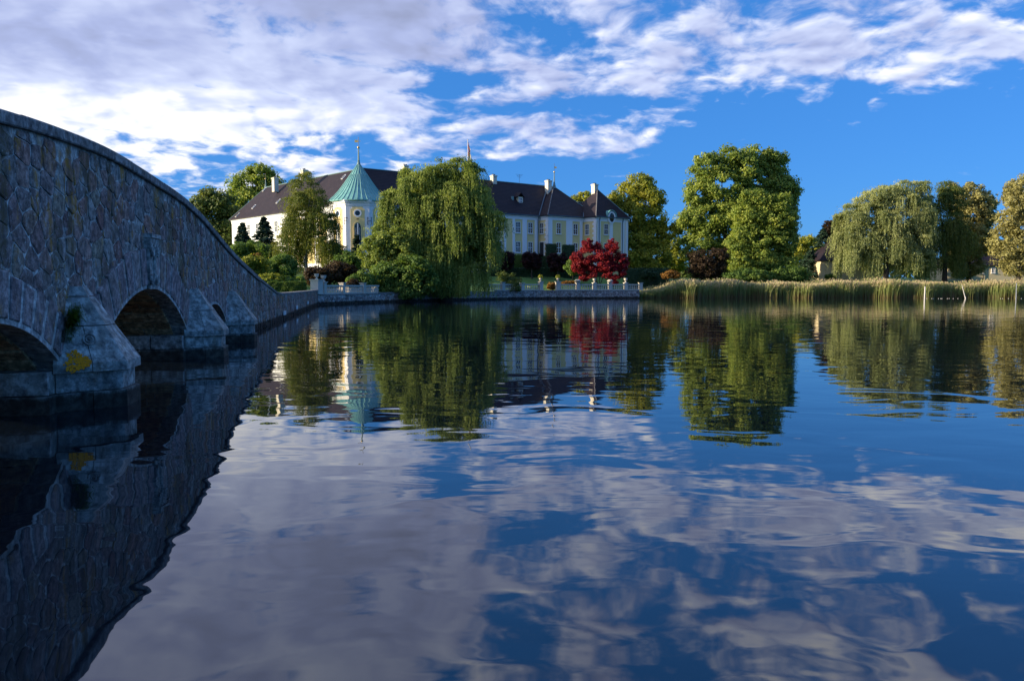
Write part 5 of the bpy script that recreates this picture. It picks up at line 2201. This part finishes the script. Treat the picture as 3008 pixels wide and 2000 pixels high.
def clipped(name, label, cat, p0, p1, w, z0, z1, mat, n, group=None, size=0.16, trunk=None):
    """clipped hedge or box of leaves between two plan points"""
    SEED[0] += 1
    r = np.random.default_rng(SEED[0])
    p0, p1 = np.array(p0, float), np.array(p1, float)
    L = np.hypot(*(p1 - p0))
    d = (p1 - p0) / L
    nn = np.array([d[1], -d[0]])
    h = z1 - z0
    root = thing(name, label, cat, ((p0[0] + p1[0]) / 2, (p0[1] + p1[1]) / 2, z0), group)
    A = np.array([L * h, L * h, w * h, w * h, L * w])
    fc = r.choice(5, size=n, p=A / A.sum())
    s, t, z = r.uniform(0, L, n), r.uniform(-w / 2, w / 2, n), r.uniform(0, h, n)
    nx = np.zeros((n, 3))
    dep = np.abs(r.normal(0, 0.07, n)) - 0.05
    lump = 0.05 * np.sin(s * 2.1 + z * 1.7) + 0.04 * np.sin(s * 5.3 - z * 3.1)
    k = fc == 0
    t[k] = w / 2 - dep[k] + lump[k]
    nx[k] = (nn[0], nn[1], 0)
    k = fc == 1
    t[k] = -w / 2 + dep[k] - lump[k]
    nx[k] = (-nn[0], -nn[1], 0)
    k = fc == 2
    s[k] = dep[k]
    nx[k] = (-d[0], -d[1], 0)
    k = fc == 3
    s[k] = L - dep[k]
    nx[k] = (d[0], d[1], 0)
    k = fc == 4
    z[k] = h - dep[k] + lump[k]
    nx[k] = (0, 0, 1)
    P = np.stack([p0[0] + d[0] * s + nn[0] * t, p0[1] + d[1] * s + nn[1] * t, z0 + z], -1)
    N = nx + 0.8 * unit(n, r)
    N /= np.linalg.norm(N, axis=1, keepdims=True)
    sz = size * r.uniform(0.7, 1.3, n)
    V, Fc = leaf_faces(P, N, sz, sz * 0.7, r)
    np_mesh('crown' if trunk else 'foliage', V, Fc, M[mat], root, tint=np.clip(r.normal(0.48, 0.2, n), 0, 1))
    # the twiggy inside of the hedge
    mb = MB()
    c = (p0 + p1) / 2
    rot = math.atan2(d[1], d[0])
    mb.box((c[0], c[1], z0 + h / 2), (L - 0.35, w - 0.35, h - 0.3), rot)
    mb.tint = 0.1
    mb.build('twigs', M[mat], root)
    if trunk:
        mb = MB()
        mb.tube([(c[0], c[1], trunk - 0.2), (c[0], c[1], z0 + 0.3)], [0.14, 0.11], 8)
        mb.build('trunk', M['bark'], root, smooth=True)
    return root


def bush(label, D, px, py, rx, ry, mat, n, size, clump, name='shrub', group='garden shrubs near the shore', up=0.25, extra=()):
    lb = [(px, py + ry * 0.15, rx * 0.8, ry * 0.85), (px - rx * 0.45, py + ry * 0.3, rx * 0.5, ry * 0.65, -0.6), (px + rx * 0.45, py + ry * 0.25, rx * 0.5, ry * 0.7, 0.6)] + list(extra)
    return broadleaf(name, label, 'shrub', D, px, lb, mat, n, size, clump, 0.07, group, up=up, ntip=3, fork=0.25)


# --- behind the bridge and the left wing
broadleaf('oak_tree', 'dark green tree standing right behind the falling parapet of the bridge', 'tree', 172, 620,
          [(620, 640, 62, 62), (600, 600, 40, 38), (655, 610, 40, 48), (618, 572, 30, 26), (670, 680, 50, 60), (570, 660, 40, 60), (640, 740, 90, 60)], 'l_wood', 30000, 0.42, 1.7, 0.5, 'trees behind the castle')
broadleaf('oak_tree', 'tall tree with yellowing top rising behind the left end of the castle', 'tree', 196, 750,
          [(770, 512, 46, 32), (735, 545, 52, 40), (800, 555, 40, 35), (700, 590, 40, 45), (750, 600, 70, 50), (690, 640, 50, 50), (760, 680, 70, 80)], 'l_linden', 30000, 0.45, 1.8, 0.5, 'trees behind the castle')
broadleaf('oak_tree', 'brownish green tree filling the gap between the dark tree and the left gable', 'tree', 178, 672,
          [(668, 700, 40, 60), (685, 650, 34, 48), (655, 760, 50, 50), (640, 690, 30, 50)], 'l_wood', 15000, 0.42, 1.6, 0.4, 'trees behind the castle')
broadleaf('oak_tree', 'yellow tree top peeping over the low roof between the spire and the corner pavilion', 'tree', 200, 1690,
          [(1690, 592, 22, 14), (1720, 582, 20, 20), (1670, 605, 22, 16), (1700, 640, 50, 50)], 'l_gold', 9000, 0.45, 1.4, 0.4, 'trees behind the castle')
conifer('spruce_tree', 'smaller dark spruce in front of the left end of the white wing', 124, 712, 655, 3.0, 'l_dark', 9000, 'dark spruces before the left wing')
conifer('spruce_tree', 'broader dark spruce between the small spruce and the weeping birch', 121, 775, 638, 3.7, 'l_dark', 13000, 'dark spruces before the left wing')
conifer('yew_tree', 'slim dark evergreen at the foot of the copper roofed tower', 116, 1048, 690, 1.5, 'l_dark', 5000)
willow('weeping_birch', 'slender weeping birch in front of the left wing, beside the tower', 111, 900,
       [(896, 545, 34, 38), (912, 590, 62, 40), (875, 610, 36, 40), (905, 650, 78, 46), (940, 650, 40, 60), (868, 690, 46, 44), (930, 720, 62, 60), (850, 735, 36, 40), (975, 745, 36, 40)],
       'l_birch', 3000, 0.28, 0.9, 1.6, 4.6, 2.4, 26000, 0.28, bark='birchbark', step=0.15)
broadleaf('oak_tree', 'round tree on the island lawn behind the bridge, shading the corner pillar', 'tree', 80, 300,
          [(300, 640, 95, 70), (230, 680, 70, 60), (370, 690, 70, 60), (300, 730, 90, 50)], 'l_wood', 9000, 0.30, 1.2, 0.3, 'trees on the island lawn')
broadleaf('oak_tree', 'broad tree on the island lawn behind the bridge, nearer to the quay wall', 'tree', 87, 400,
          [(400, 655, 80, 60), (340, 690, 60, 50), (450, 700, 60, 50), (400, 740, 80, 40)], 'l_wood', 8000, 0.30, 1.2, 0.3, 'trees on the island lawn')
# --- shrubs between bridge and willow
bush('yellow green shrub with a reddish tip behind the sloping bridge parapet', 99, 745, 775, 46, 40, 'l_lime', 7000, 0.20, 0.7)
broadleaf('shrub', 'small patch of red leaves on top of the yellow green shrub by the bridge', 'shrub', 99.5, 758, [(758, 752, 13, 7)], 'l_rust', 500, 0.18, 0.35, 0.0, 'garden shrubs near the shore')
bush('dark green shrub right of the yellow green shrub, below the birch', 103, 822, 780, 52, 46, 'l_shrub', 9000, 0.22, 0.8)
bush('dark thicket under the two spruces', 112, 740, 740, 80, 40, 'l_shrub', 9000, 0.25, 0.9)
bush('low bright shrub just above the clipped hedge', 94, 800, 818, 48, 20, 'l_lime', 5000, 0.18, 0.5)
bush('low green shrub above the clipped hedge beside the birch branches', 95, 862, 822, 34, 16, 'l_shrub', 3500, 0.18, 0.5)
bush('brown leaved shrub behind the left urns', 98, 935, 805, 42, 34, 'l_brown', 6500, 0.20, 0.7)
bush('reddish brown shrub behind the left balustrade', 101, 1000, 795, 50, 42, 'l_brown', 8000, 0.20, 0.7)
bush('dark green shrub between the reddish shrub and the tower foot', 108, 1020, 765, 44, 34, 'l_shrub', 6000, 0.22, 0.8)
bush('dark green shrub overhanging the end of the left balustrade', 97, 1062, 822, 42, 34, 'l_shrub', 7000, 0.20, 0.7)
bush('small russet shrub low behind the second length of balustrade', 95, 1040, 832, 26, 14, 'l_brown', 2500, 0.18, 0.5)
q0, q1 = at(770, 865, 84), at(906, 865, 88)
clipped('hedge', 'clipped green hedge behind the quay wall, left of the massive pillar', 'hedge', (q0.x, 86.5), (q1.x, 86.5), 1.4, 1.0, at(840, 829, 86).z, 'l_hedge', 9000, None, 0.13)
# --- by the big willow
broadleaf('maple_tree', 'spreading light green tree on the left flank of the big willow', 'tree', 101.5, 1120,
          [(1075, 740, 26, 24), (1110, 720, 46, 32), (1085, 775, 34, 22), (1150, 700, 46, 36), (1130, 770, 62, 40), (1180, 750, 50, 50), (1120, 820, 50, 30)], 'l_willow', 15000, 0.22, 0.8, 0.2, up=0.5)
broadleaf('alder_bush', 'dark bushy tree leaning over the water in front of the big willow', 'tree', 99, 1180,
          [(1150, 800, 58, 28), (1210, 790, 60, 40), (1140, 840, 40, 30), (1195, 850, 70, 32), (1240, 830, 50, 44), (1120, 855, 30, 22)], 'l_shrub', 20000, 0.22, 0.75, 0.25, up=0.5, zmin=0.3)
willow('weeping_willow', 'big weeping willow hanging over the water in the middle of the picture', 104, 1310,
       [(1290, 505, 50, 36), (1345, 500, 56, 36), (1385, 520, 36, 40), (1225, 530, 60, 40), (1180, 590, 50, 50), (1270, 580, 70, 55), (1350, 575, 66, 55), (1405, 600, 40, 50),
        (1290, 790, 70, 36), (1380, 785, 56, 40), (1210, 770, 50, 36), (1340, 810, 70, 36), (1165, 650, 46, 40), (1230, 660, 66, 46), (1330, 660, 80, 60), (1430, 655, 50, 40), (1125, 690, 40, 36), (1140, 745, 44, 36), (1195, 715, 60, 50), (1290, 730, 80, 60), (1400, 710, 60, 60)],
       'l_willow', 8600, 0.29, 0.95, 2.2, 7.5, 0.25, 80000, 0.7, step=0.16, wid=0.36)
# --- in front of the right wing
rD = 137.5
for px, y0, lab in ((1482, 738, 'clipped copper beech nearest to the big willow'), (1563, 738, 'middle one of the three clipped copper beeches'),
                    (1637, 743, 'clipped copper beech left of the red maple, under the small link roof')):
    lb = [(px - 16, y0 + 14, 13, 12), (px + 1, y0 + 13, 14, 12), (px + 17, y0 + 14, 12, 12), (px - 15, y0 + 30, 13, 14), (px + 15, y0 + 30, 13, 14), (px, y0 + 32, 16, 15),
          (px - 10, y0 + 44, 12, 10), (px + 10, y0 + 44, 12, 10)]
    broadleaf('copper_beech', lab, 'tree', rD, px, lb, 'l_copper', 5500, 0.24, 0.6, 0.12, 'clipped copper beeches on the lawn', ntip=4, fork=0.5)
for i, (x0, x1, y0, lab) in enumerate(((1604, 1635, 717, 'clipped yew block left of the corner window, against the castle wall'), (1653, 1688, 720, 'clipped yew block right of the corner window, against the castle wall'))):
    a0, a1 = at(x0, 790, 146), at(x1, y0, 146)
    clipped('yew_block', lab, 'hedge', (a0.x, 147), (a1.x, 147), 2.0, gz(a0.x, 146) - 0.2, a1.z, 'l_yew', 4500, 'clipped yew blocks by the castle', 0.18)
a0, a1 = at(1512, 765, 143), at(1542, 748, 143)
clipped('hedge', 'low clipped hedge at the wall foot between two copper beeches', 'hedge', (a0.x, 144), (a1.x, 144), 1.5, gz(a0.x, 144) - .2, a1.z, 'l_hedge', 2500, None, 0.16)
a0, a1 = at(1436, 812, 134.5), at(1800, 812, 136)
clipped('hedge', 'long dark hedge along the back of the lawn under the copper beeches', 'hedge', (a0.x, 140), (a1.x, 141), 1.4, gz(a0.x, 140) - .2, at(1500, 788, 140).z, 'l_yew', 11000, None, 0.18)
a0, a1 = at(1440, 760, 147), at(1700, 760, 150)
clipped('hedge', 'tall dark hedge behind the copper beeches at the castle foot', 'hedge', (a0.x, 149), (a1.x, 150.5), 1.6, gz(a0.x, 149) - .3, at(1500, 752, 149).z, 'l_yew', 9000, None, 0.2)
a0, a1 = at(1835, 812, 140), at(1965, 812, 140)
clipped('hedge', 'dark hedge between the red maple and the round bush on the right', 'hedge', (a0.x, 141), (a1.x, 141), 1.4, gz(a0.x, 141) - .6, at(1880, 789, 141).z, 'l_yew', 6000, None, 0.18)
broadleaf('red_maple', 'bright red maple behind the balustrade in front of the pavilion', 'tree', 128, 1760,
          [(1722, 728, 20, 20), (1745, 724, 18, 14), (1800, 722, 20, 17), (1775, 747, 34, 22), (1710, 760, 32, 24), (1765, 774, 44, 26), (1814, 766, 28, 26), (1700, 784, 24, 18), (1735, 798, 26, 18),
           (1800, 800, 30, 24), (1826, 794, 15, 20), (1806, 826, 13, 13), (1714, 814, 15, 11), (1690, 764, 12, 10), (1836, 772, 9, 12), (1733, 708, 9, 9), (1796, 706, 9, 8)],
          'l_red', 26000, 0.21, 0.80, 0.13, fork=0.12, ntip=8, up=0.35, nclump=0.75)
bush('low border of rusty flowers behind the balustrade right of the gap', 124.5, 1672, 829, 26, 6, 'l_rust', 1500, 0.14, 0.3)
bush('dark green round bush left of the red maple', 133, 1682, 782, 24, 24, 'l_shrub', 4500, 0.22, 0.7)
bush('loose bush hanging over the balustrade beside the willow', 121, 1505, 822, 30, 24, 'l_wood', 4500, 0.18, 0.55, extra=[(1512, 845, 20, 20, -2.6), (1480, 815, 18, 14)])
bush('brownish bush in the gap of the balustrade', 124, 1622, 838, 14, 13, 'l_rust', 2200, 0.16, 0.4)
for (p, z), lab in ((URN1, 'tuft of green leaves growing in the urn left of the garden gap'), (URN2, 'tuft of bright green leaves growing in the urn right of the garden gap')):
    SEED[0] += 1
    r = np.random.default_rng(SEED[0])
    t = thing('urn_plant', lab, 'plant', (p[0], p[1], z + 0.5), 'plants in the urns')
    n = 260
    u = unit(n, r)
    u[:, 2] = np.abs(u[:, 2])
    Pp = np.array([p[0], p[1], z + 0.55]) + u * r.uniform(0.1, 1, (n, 1)) ** .5 * np.array([0.42, 0.42, 0.55])
    V, Fc = leaf_faces(Pp, (u + 0.6 * unit(n, r)) / np.linalg.norm(u + 0.6 * unit(n, r), axis=1, keepdims=True), 0.2, 0.13, r)
    np_mesh('leaves', V, Fc, M['l_lime'], t, tint=r.uniform(0.2, 0.9, n))
# --- right of the castle
broadleaf('linden_tree', 'golden green linden right next to the castle pavilion', 'tree', 166, 1875,
          [(1880, 545, 46, 32), (1835, 580, 46, 40), (1900, 590, 55, 45), (1860, 635, 60, 46), (1930, 640, 34, 44), (1805, 640, 30, 40), (1920, 695, 46, 40), (1860, 700, 60, 46), (1965, 680, 34, 24), (1850, 760, 64, 60), (1920, 760, 60, 60), (1990, 668, 22, 18)],
          'l_gold', 50000, 0.36, 1.35, 0.6, 'big lindens in the park')
broadleaf('linden_tree', 'left half of the tallest pair of lindens', 'tree', 160, 2140,
          [(2140, 460, 46, 30), (2080, 490, 50, 40), (2120, 540, 66, 56), (2190, 500, 40, 50), (2050, 570, 44, 46), (2075, 640, 64, 56), (2140, 640, 56, 66), (2030, 650, 38, 40), (2200, 600, 40, 60), (2060, 720, 60, 50), (2150, 740, 60, 50), (2100, 790, 80, 40), (2012, 640, 18, 20)],
          'l_linden', 62000, 0.36, 1.4, 0.7, 'big lindens in the park')
broadleaf('linden_tree', 'right half of the tallest pair of lindens, a little darker', 'tree', 163, 2235,
          [(2225, 455, 46, 28), (2260, 480, 40, 34), (2295, 480, 26, 30), (2230, 530, 56, 56), (2290, 560, 50, 50), (2318, 570, 28, 40), (2250, 610, 66, 56), (2310, 620, 34, 40), (2260, 700, 70, 70), (2220, 780, 60, 40), (2330, 575, 18, 16), (2338, 560, 12, 14)],
          'l_linden', 56000, 0.36, 1.4, 0.7, 'big lindens in the park')
broadleaf('poplar_tree', 'lower pale green tree in front of the right hand linden', 'tree', 147, 2245,
          [(2220, 580, 50, 22), (2280, 590, 46, 24), (2200, 630, 50, 34), (2270, 640, 66, 40), (2320, 650, 24, 36), (2190, 680, 46, 34), (2250, 700, 66, 40), (2312, 705, 32, 40), (2170, 720, 40, 26), (2230, 765, 70, 44), (2300, 765, 40, 40), (2180, 770, 40, 40), (2330, 690, 16, 24)],
          'l_linden', 46000, 0.30, 1.0, 0.35, bark='birchbark', up=0.55)
broadleaf('oak_tree', 'pale yellow green tree in the gap between the golden linden and the tall pair', 'tree', 185, 1978,
          [(1975, 715, 28, 24), (1985, 760, 36, 36), (1960, 770, 30, 40)], 'l_lime', 9000, 0.36, 1.2, 0.3)
bush('brown leaved shrub at the foot of the tall lindens', 142, 2075, 778, 62, 40, 'l_brown', 10000, 0.26, 0.9, extra=[(2050, 760, 30, 26), (2110, 755, 30, 30)])
bush('yellowish low shrub at the left end of the reeds', 136, 1972, 805, 30, 14, 'l_rust', 2600, 0.20, 0.5)
bush('dark round clipped bush between the hedge and the yellowish shrub', 139, 1912, 800, 24, 18, 'l_yew', 4000, 0.2, 0.6)
bush('dark undergrowth at the water edge under the pale green tree', 141, 2200, 805, 80, 24, 'l_shrub', 9000, 0.25, 0.8)
bush('dark undergrowth below the far yellow tree', 143, 2320, 800, 60, 30, 'l_shrub', 8000, 0.25, 0.8)
broadleaf('oak_tree', 'far yellow green tree low between the lindens and the dark spruces', 'tree', 215, 2360,
          [(2360, 712, 36, 18), (2340, 740, 34, 22), (2385, 720, 28, 24), (2360, 770, 60, 40)], 'l_gold', 12000, 0.42, 1.4, 0.35)
conifer('spruce_tree', 'dark spruce left of the cream cottage', 158, 2418, 672, 6.0, 'l_dark', 14000, 'dark spruces by the cottage')
conifer('spruce_tree', 'lower dark spruce in front of the far yellow tree', 156, 2380, 735, 4.6, 'l_dark', 9000, 'dark spruces by the cottage')
broadleaf('oak_tree', 'dark russet tree behind the roof of the cream cottage', 'tree', 172, 2450, [(2445, 668, 24, 32), (2460, 720, 36, 50), (2475, 665, 28, 36)], 'l_brown', 10000, 0.34, 1.2, 0.3)
willow('weeping_willow', 'wide pale weeping willow on the right bank beside the cream cottage', 145, 2600,
       [(2660, 555, 44, 24), (2700, 560, 26, 28), (2590, 580, 50, 30), (2640, 590, 60, 34), (2545, 600, 36, 34), (2500, 640, 40, 40), (2570, 640, 60, 44), (2640, 650, 66, 44), (2700, 620, 34, 50),
        (2490, 690, 36, 40), (2550, 700, 50, 40), (2620, 710, 60, 44), (2680, 690, 60, 44), (2500, 740, 40, 40), (2600, 760, 60, 30), (2680, 755, 60, 40)],
       'l_silver', 6000, 0.37, 1.2, 2.0, 6.2, 2.6, 70000, 0.6, 'right bank willows', step=0.20)
willow('weeping_willow', 'darker weeping willow close behind the wide pale willow', 149, 2775,
       [(2780, 560, 30, 26), (2755, 590, 34, 40), (2800, 590, 40, 40), (2770, 650, 60, 50), (2740, 700, 50, 50), (2810, 700, 50, 60), (2770, 760, 60, 40)],
       'l_wood', 3000, 0.34, 1.2, 2.0, 7.0, 2.8, 28000, 0.5, 'right bank willows', step=0.20)
broadleaf('willow_tree', 'round olive brown willow behind the dark weeping willow', 'tree', 156, 2845,
          [(2845, 580, 46, 40), (2890, 600, 34, 36), (2815, 590, 30, 40), (2860, 640, 56, 50), (2900, 640, 28, 24), (2840, 700, 70, 60), (2890, 710, 40, 50), (2830, 775, 60, 40), (2920, 604, 12, 10), (2800, 560, 16, 26)],
          'l_olive', 40000, 0.32, 1.15, 0.45, 'right bank willows')
broadleaf('willow_tree', 'golden grey willow cut off by the right edge of the picture', 'tree', 141, 2990,
          [(3010, 550, 50, 36), (2985, 590, 46, 44), (3040, 600, 60, 60), (2965, 650, 40, 44), (3020, 660, 60, 50), (2950, 700, 40, 40), (3000, 720, 60, 46), (2945, 745, 36, 34), (2990, 780, 50, 36), (3060, 740, 60, 70), (3100, 640, 60, 90)],
          'l_olive', 44000, 0.28, 1.0, 0.5, 'right bank willows')
bush('low dark bush in front of the cream cottage', 149, 2438, 812, 18, 10, 'l_shrub', 2000, 0.2, 0.5)

# far woods closing the horizon
SEED[0] += 1
r = np.random.default_rng(SEED[0])
n = 40000
x = r.uniform(-420, 480, n)
hgt = 9.0 + 3.0 * np.sin(x * 0.05) + 2.0 * np.sin(x * 0.13 + 1) + 1.4 * np.sin(x * 0.31)
y = 330 + 12 * np.sin(x * 0.07) + r.uniform(-6, 6, n)
z = 3.0 + hgt * r.uniform(0, 1, n) ** 0.7
Pw = np.stack([x, y, z], -1)
N_ = unit(n, r) + np.array([0, -0.4, 0.3])
N_ /= np.linalg.norm(N_, axis=1, keepdims=True)
V, Fc = leaf_faces(Pw, N_, r.uniform(1.4, 2.6, n), r.uniform(1.0, 1.8, n), r)
o = np_mesh('far_woods', V, Fc, M['l_wood'], None, tint=np.clip(r.normal(0.5, 0.2, n), 0, 1))
tag(o, 'low band of distant woods behind the park', None, None, 'stuff')

# ------------------------------------------------------------------ reeds
SEED[0] += 1
r = np.random.default_rng(SEED[0])
n = 24000
x = r.uniform(19.5, 112, n)
front = 128.5 + 3.0 * sst(x, 20, 45) + 0.7 * np.sin(x * 0.35) + 0.5 * np.sin(x * 0.93 + 2) - 2.0 * sst(x, 80, 110)
y = front + r.uniform(0, 1, n) ** 1.4 * 7.5
H = (2.55 + 0.22 * np.sin(x * 0.22 + 0.5) + 0.18 * np.sin(x * 0.71)) * r.uniform(0.72, 1.12, n) * (0.42 + 0.58 * sst(x, 19.0, 30.0))
gzr = np.maximum(-0.1, (y - front - 5.0) * 0.15)
bx_, by_ = r.normal(0.05, 0.10, n), r.normal(0, 0.09, n)
wd_ = r.uniform(0.028, 0.05, n)
th = r.uniform(0, math.pi, n)
dx, dy = np.cos(th) * wd_, np.sin(th) * wd_
V, Hh = [], []
lv = [(0.0, 1.0), (0.5, 1.0), (0.88, 0.6)]
for f, w in lv:
    cx, cy, cz = x + bx_ * H * f * f, y + by_ * H * f * f, gzr + H * f
    V.append(np.stack([np.stack([cx - dx * w, cy - dy * w, cz], -1), np.stack([cx + dx * w, cy + dy * w, cz], -1)], 1))
    Hh.append(np.full((n, 2), f * 0.80))
# plume at the tip
f = 1.0
cx, cy, cz = x + bx_ * H * 1.12, y + by_ * H * 1.12, gzr + H
V.append(np.stack([np.stack([cx - dx * 1.7, cy - dy * 1.7, cz - 0.02], -1), np.stack([cx + dx * 1.7, cy + dy * 1.7, cz + 0.10], -1)], 1))
Hh.append(np.full((n, 2), 1.0))
Vv = np.concatenate(V, axis=1)            # n, 8, 3
base = (np.arange(n) * 8)[:, None]
Fq = np.concatenate([base + np.array([[0, 1, 3, 2]]), base + np.array([[2, 3, 5, 4]]), base + np.array([[4, 5, 7, 6]])], axis=0)
tn = r.uniform(0, 1, n)
# blades: two long leaves a stem
m = 2 * n
si = np.repeat(np.arange(n), 2)
fz = r.uniform(0.30, 0.85, m)
an = r.uniform(0, 2 * math.pi, m)
ll = r.uniform(0.35, 0.75, m)
bp = np.stack([x[si] + bx_[si] * H[si] * fz ** 2, y[si] + by_[si] * H[si] * fz ** 2, gzr[si] + H[si] * fz], -1)
dirv = np.stack([np.cos(an), np.sin(an), r.uniform(0.4, 1.6, m)], -1)
dirv /= np.linalg.norm(dirv, axis=1, keepdims=True)
nr = unit(m, r)
V2, F2 = leaf_faces(bp + dirv * ll[:, None] * 0.5, nr, ll, 0.055, r, dirv)
Vall = np.concatenate([Vv.reshape(-1, 3), V2])
Fall = np.concatenate([Fq, F2 + n * 8])
o = np_mesh('reeds', Vall, Fall, M['reed'], None, tint=np.concatenate([np.tile(tn, 3), np.clip(tn[si] + 0.05, 0, 1)]),
            extra=np.concatenate([np.concatenate(Hh, axis=1).reshape(-1), np.repeat(fz * 0.72, 4)]))
tag(o, 'wide belt of tall reeds along the right bank', None, None, 'stuff')

# ------------------------------------------------------------------ posts and floats in front of the reeds
PD = 123.0
p0, p1 = at(2716, 873, PD), at(2715, 843, PD)
t = thing('mooring_post', 'upright white post standing in the water before the reeds', 'post', (p0.x, PD, -0.6), 'posts in the water')
mb = MB()
mb.tube([(p0.x, PD, -0.6), (p0.x, PD, 0.5), (p0.x + .02, PD, p1.z)], [0.10, 0.10, 0.09], 9)
mb.build('shaft', M['whitepaint'], t)
mb = MB()
mb.tube([(p0.x, PD, p1.z), (p0.x, PD, p1.z + 0.07)], [0.11, 0.07], 9)
mb.build('cap', M['whitepaint'], t)
p0, p1 = at(2836, 875, PD), at(2826, 838, PD)
t = thing('mooring_post', 'slanting white pole leaning left in front of the reeds', 'post', (p0.x, PD, -0.6), 'posts in the water')
mb = MB()
mb.tube([(p0.x + .2, PD, -0.6), (p0.x, PD, 0.0), (p1.x, PD, p1.z)], [0.065, 0.065, 0.05], 8)
mb.build('shaft', M['whitepaint'], t)
mb = MB()
mb.tube([(p0.x + .03, PD, -0.1), (p0.x - .06, PD, 0.35)], [0.09, 0.085], 8)
mb.build('collar', M['whitepaint'], t)
p0, p1 = at(2985, 876, PD), at(2986, 834, PD)
t = thing('mooring_post', 'thin grey pole in the water near the right edge', 'post', (p0.x, PD, -0.6), 'posts in the water')
mb = MB()
mb.tube([(p0.x, PD, -0.6), (p1.x, PD, p1.z)], [0.075, 0.06], 8)
mb.build('shaft', M['greypole'], t)
mb = MB()
mb.lathe((p1.x, PD, p1.z), [(0.06, 0), (0.09, 0.04), (0.02, 0.12)], 8)
mb.build('cap', M['greypole'], t)

fb = MB()
fb.lathe((0, 0, 0), [(0.015, -0.04), (0.035, -0.02), (0.046, 0.01), (0.035, 0.035), (0.015, 0.05)], 10)
fo = fb.build('net_float', M['whitepaint'], None, smooth=True)
fme = fo.data
for i, px in enumerate((2722, 2731, 2741, 2750, 2757, 2766, 2776, 2786, 2796, 2808, 2934, 2943, 2961, 2978, 2999)):
    q = at(px, 874.5, PD + 0.4)
    o = fo if i == 0 else bpy.data.objects.new('net_float', fme)
    if i:
        col.objects.link(o)
    o.location = (q.x, PD + 0.3 * math.sin(px), 0.02)
    lab = 'small white float on the line strung between the upright and the leaning post' if px < 2820 else 'small white float on the line near the grey pole at the right edge'
    tag(o, lab, 'float', 'net floats right of the upright post' if px < 2820 else 'net floats by the grey pole')

# grass growing on the pier and the wall
def tuft(px, py, D, n, h, label, mat='l_grass', c=None):
    SEED[0] += 1
    r = np.random.default_rng(SEED[0])
    c = np.array(at(px, py, D) if c is None else c)
    t = thing('grass_tuft', label, 'plant', tuple(c), 'grass growing on the bridge')
    V, Fq, tn = [], [], []
    for i in range(n):
        an, ln = r.uniform(-0.9, 2.6), h * r.uniform(0.4, 1.1)
        d = np.array([abs(math.cos(an)) * 0.55, math.sin(an) * 0.5 - 0.25, 0])
        p = c + np.array([r.uniform(-.03, .06), r.uniform(-.16, .16), r.uniform(-.12, .10)])
        w = np.array([0.005, -0.006, 0.002]) * r.uniform(1.2, 2.4)
        b = len(V)
        for f, ww in ((0, 1.0), (.35, 1.0), (.7, .7), (1.0, .15)):
            q = p + d * ln * f * 0.9 + np.array([0, 0, ln * (1.15 * f - 1.05 * f * f * r.uniform(.5, 1.3))])
            V += [q - w * ww, q + w * ww]
        for k in range(3):
            Fq.append((b + 2 * k, b + 2 * k + 1, b + 2 * k + 3, b + 2 * k + 2))
            tn.append(r.uniform(0, 1))
    np_mesh('blades', np.array(V), np.array(Fq), M[mat], t, tint=tn)


def face_y(px):
    return FX0 / ((px - PW / 2) / F - FK)


tuft(212, 945, 0, 260, 0.46, 'large tuft of green grass growing beside the first pier cap', c=on_cap(205, 945, 0.02)[0])
tuft(205, 1000, 0, 90, 0.28, 'smaller grass tuft below the large tuft on the first pier', c=on_cap(198, 990, 0.02)[0])
tuft(572, 905, face_y(572) - 0.1, 120, 0.34, 'grass tuft hanging above the second pier cap')
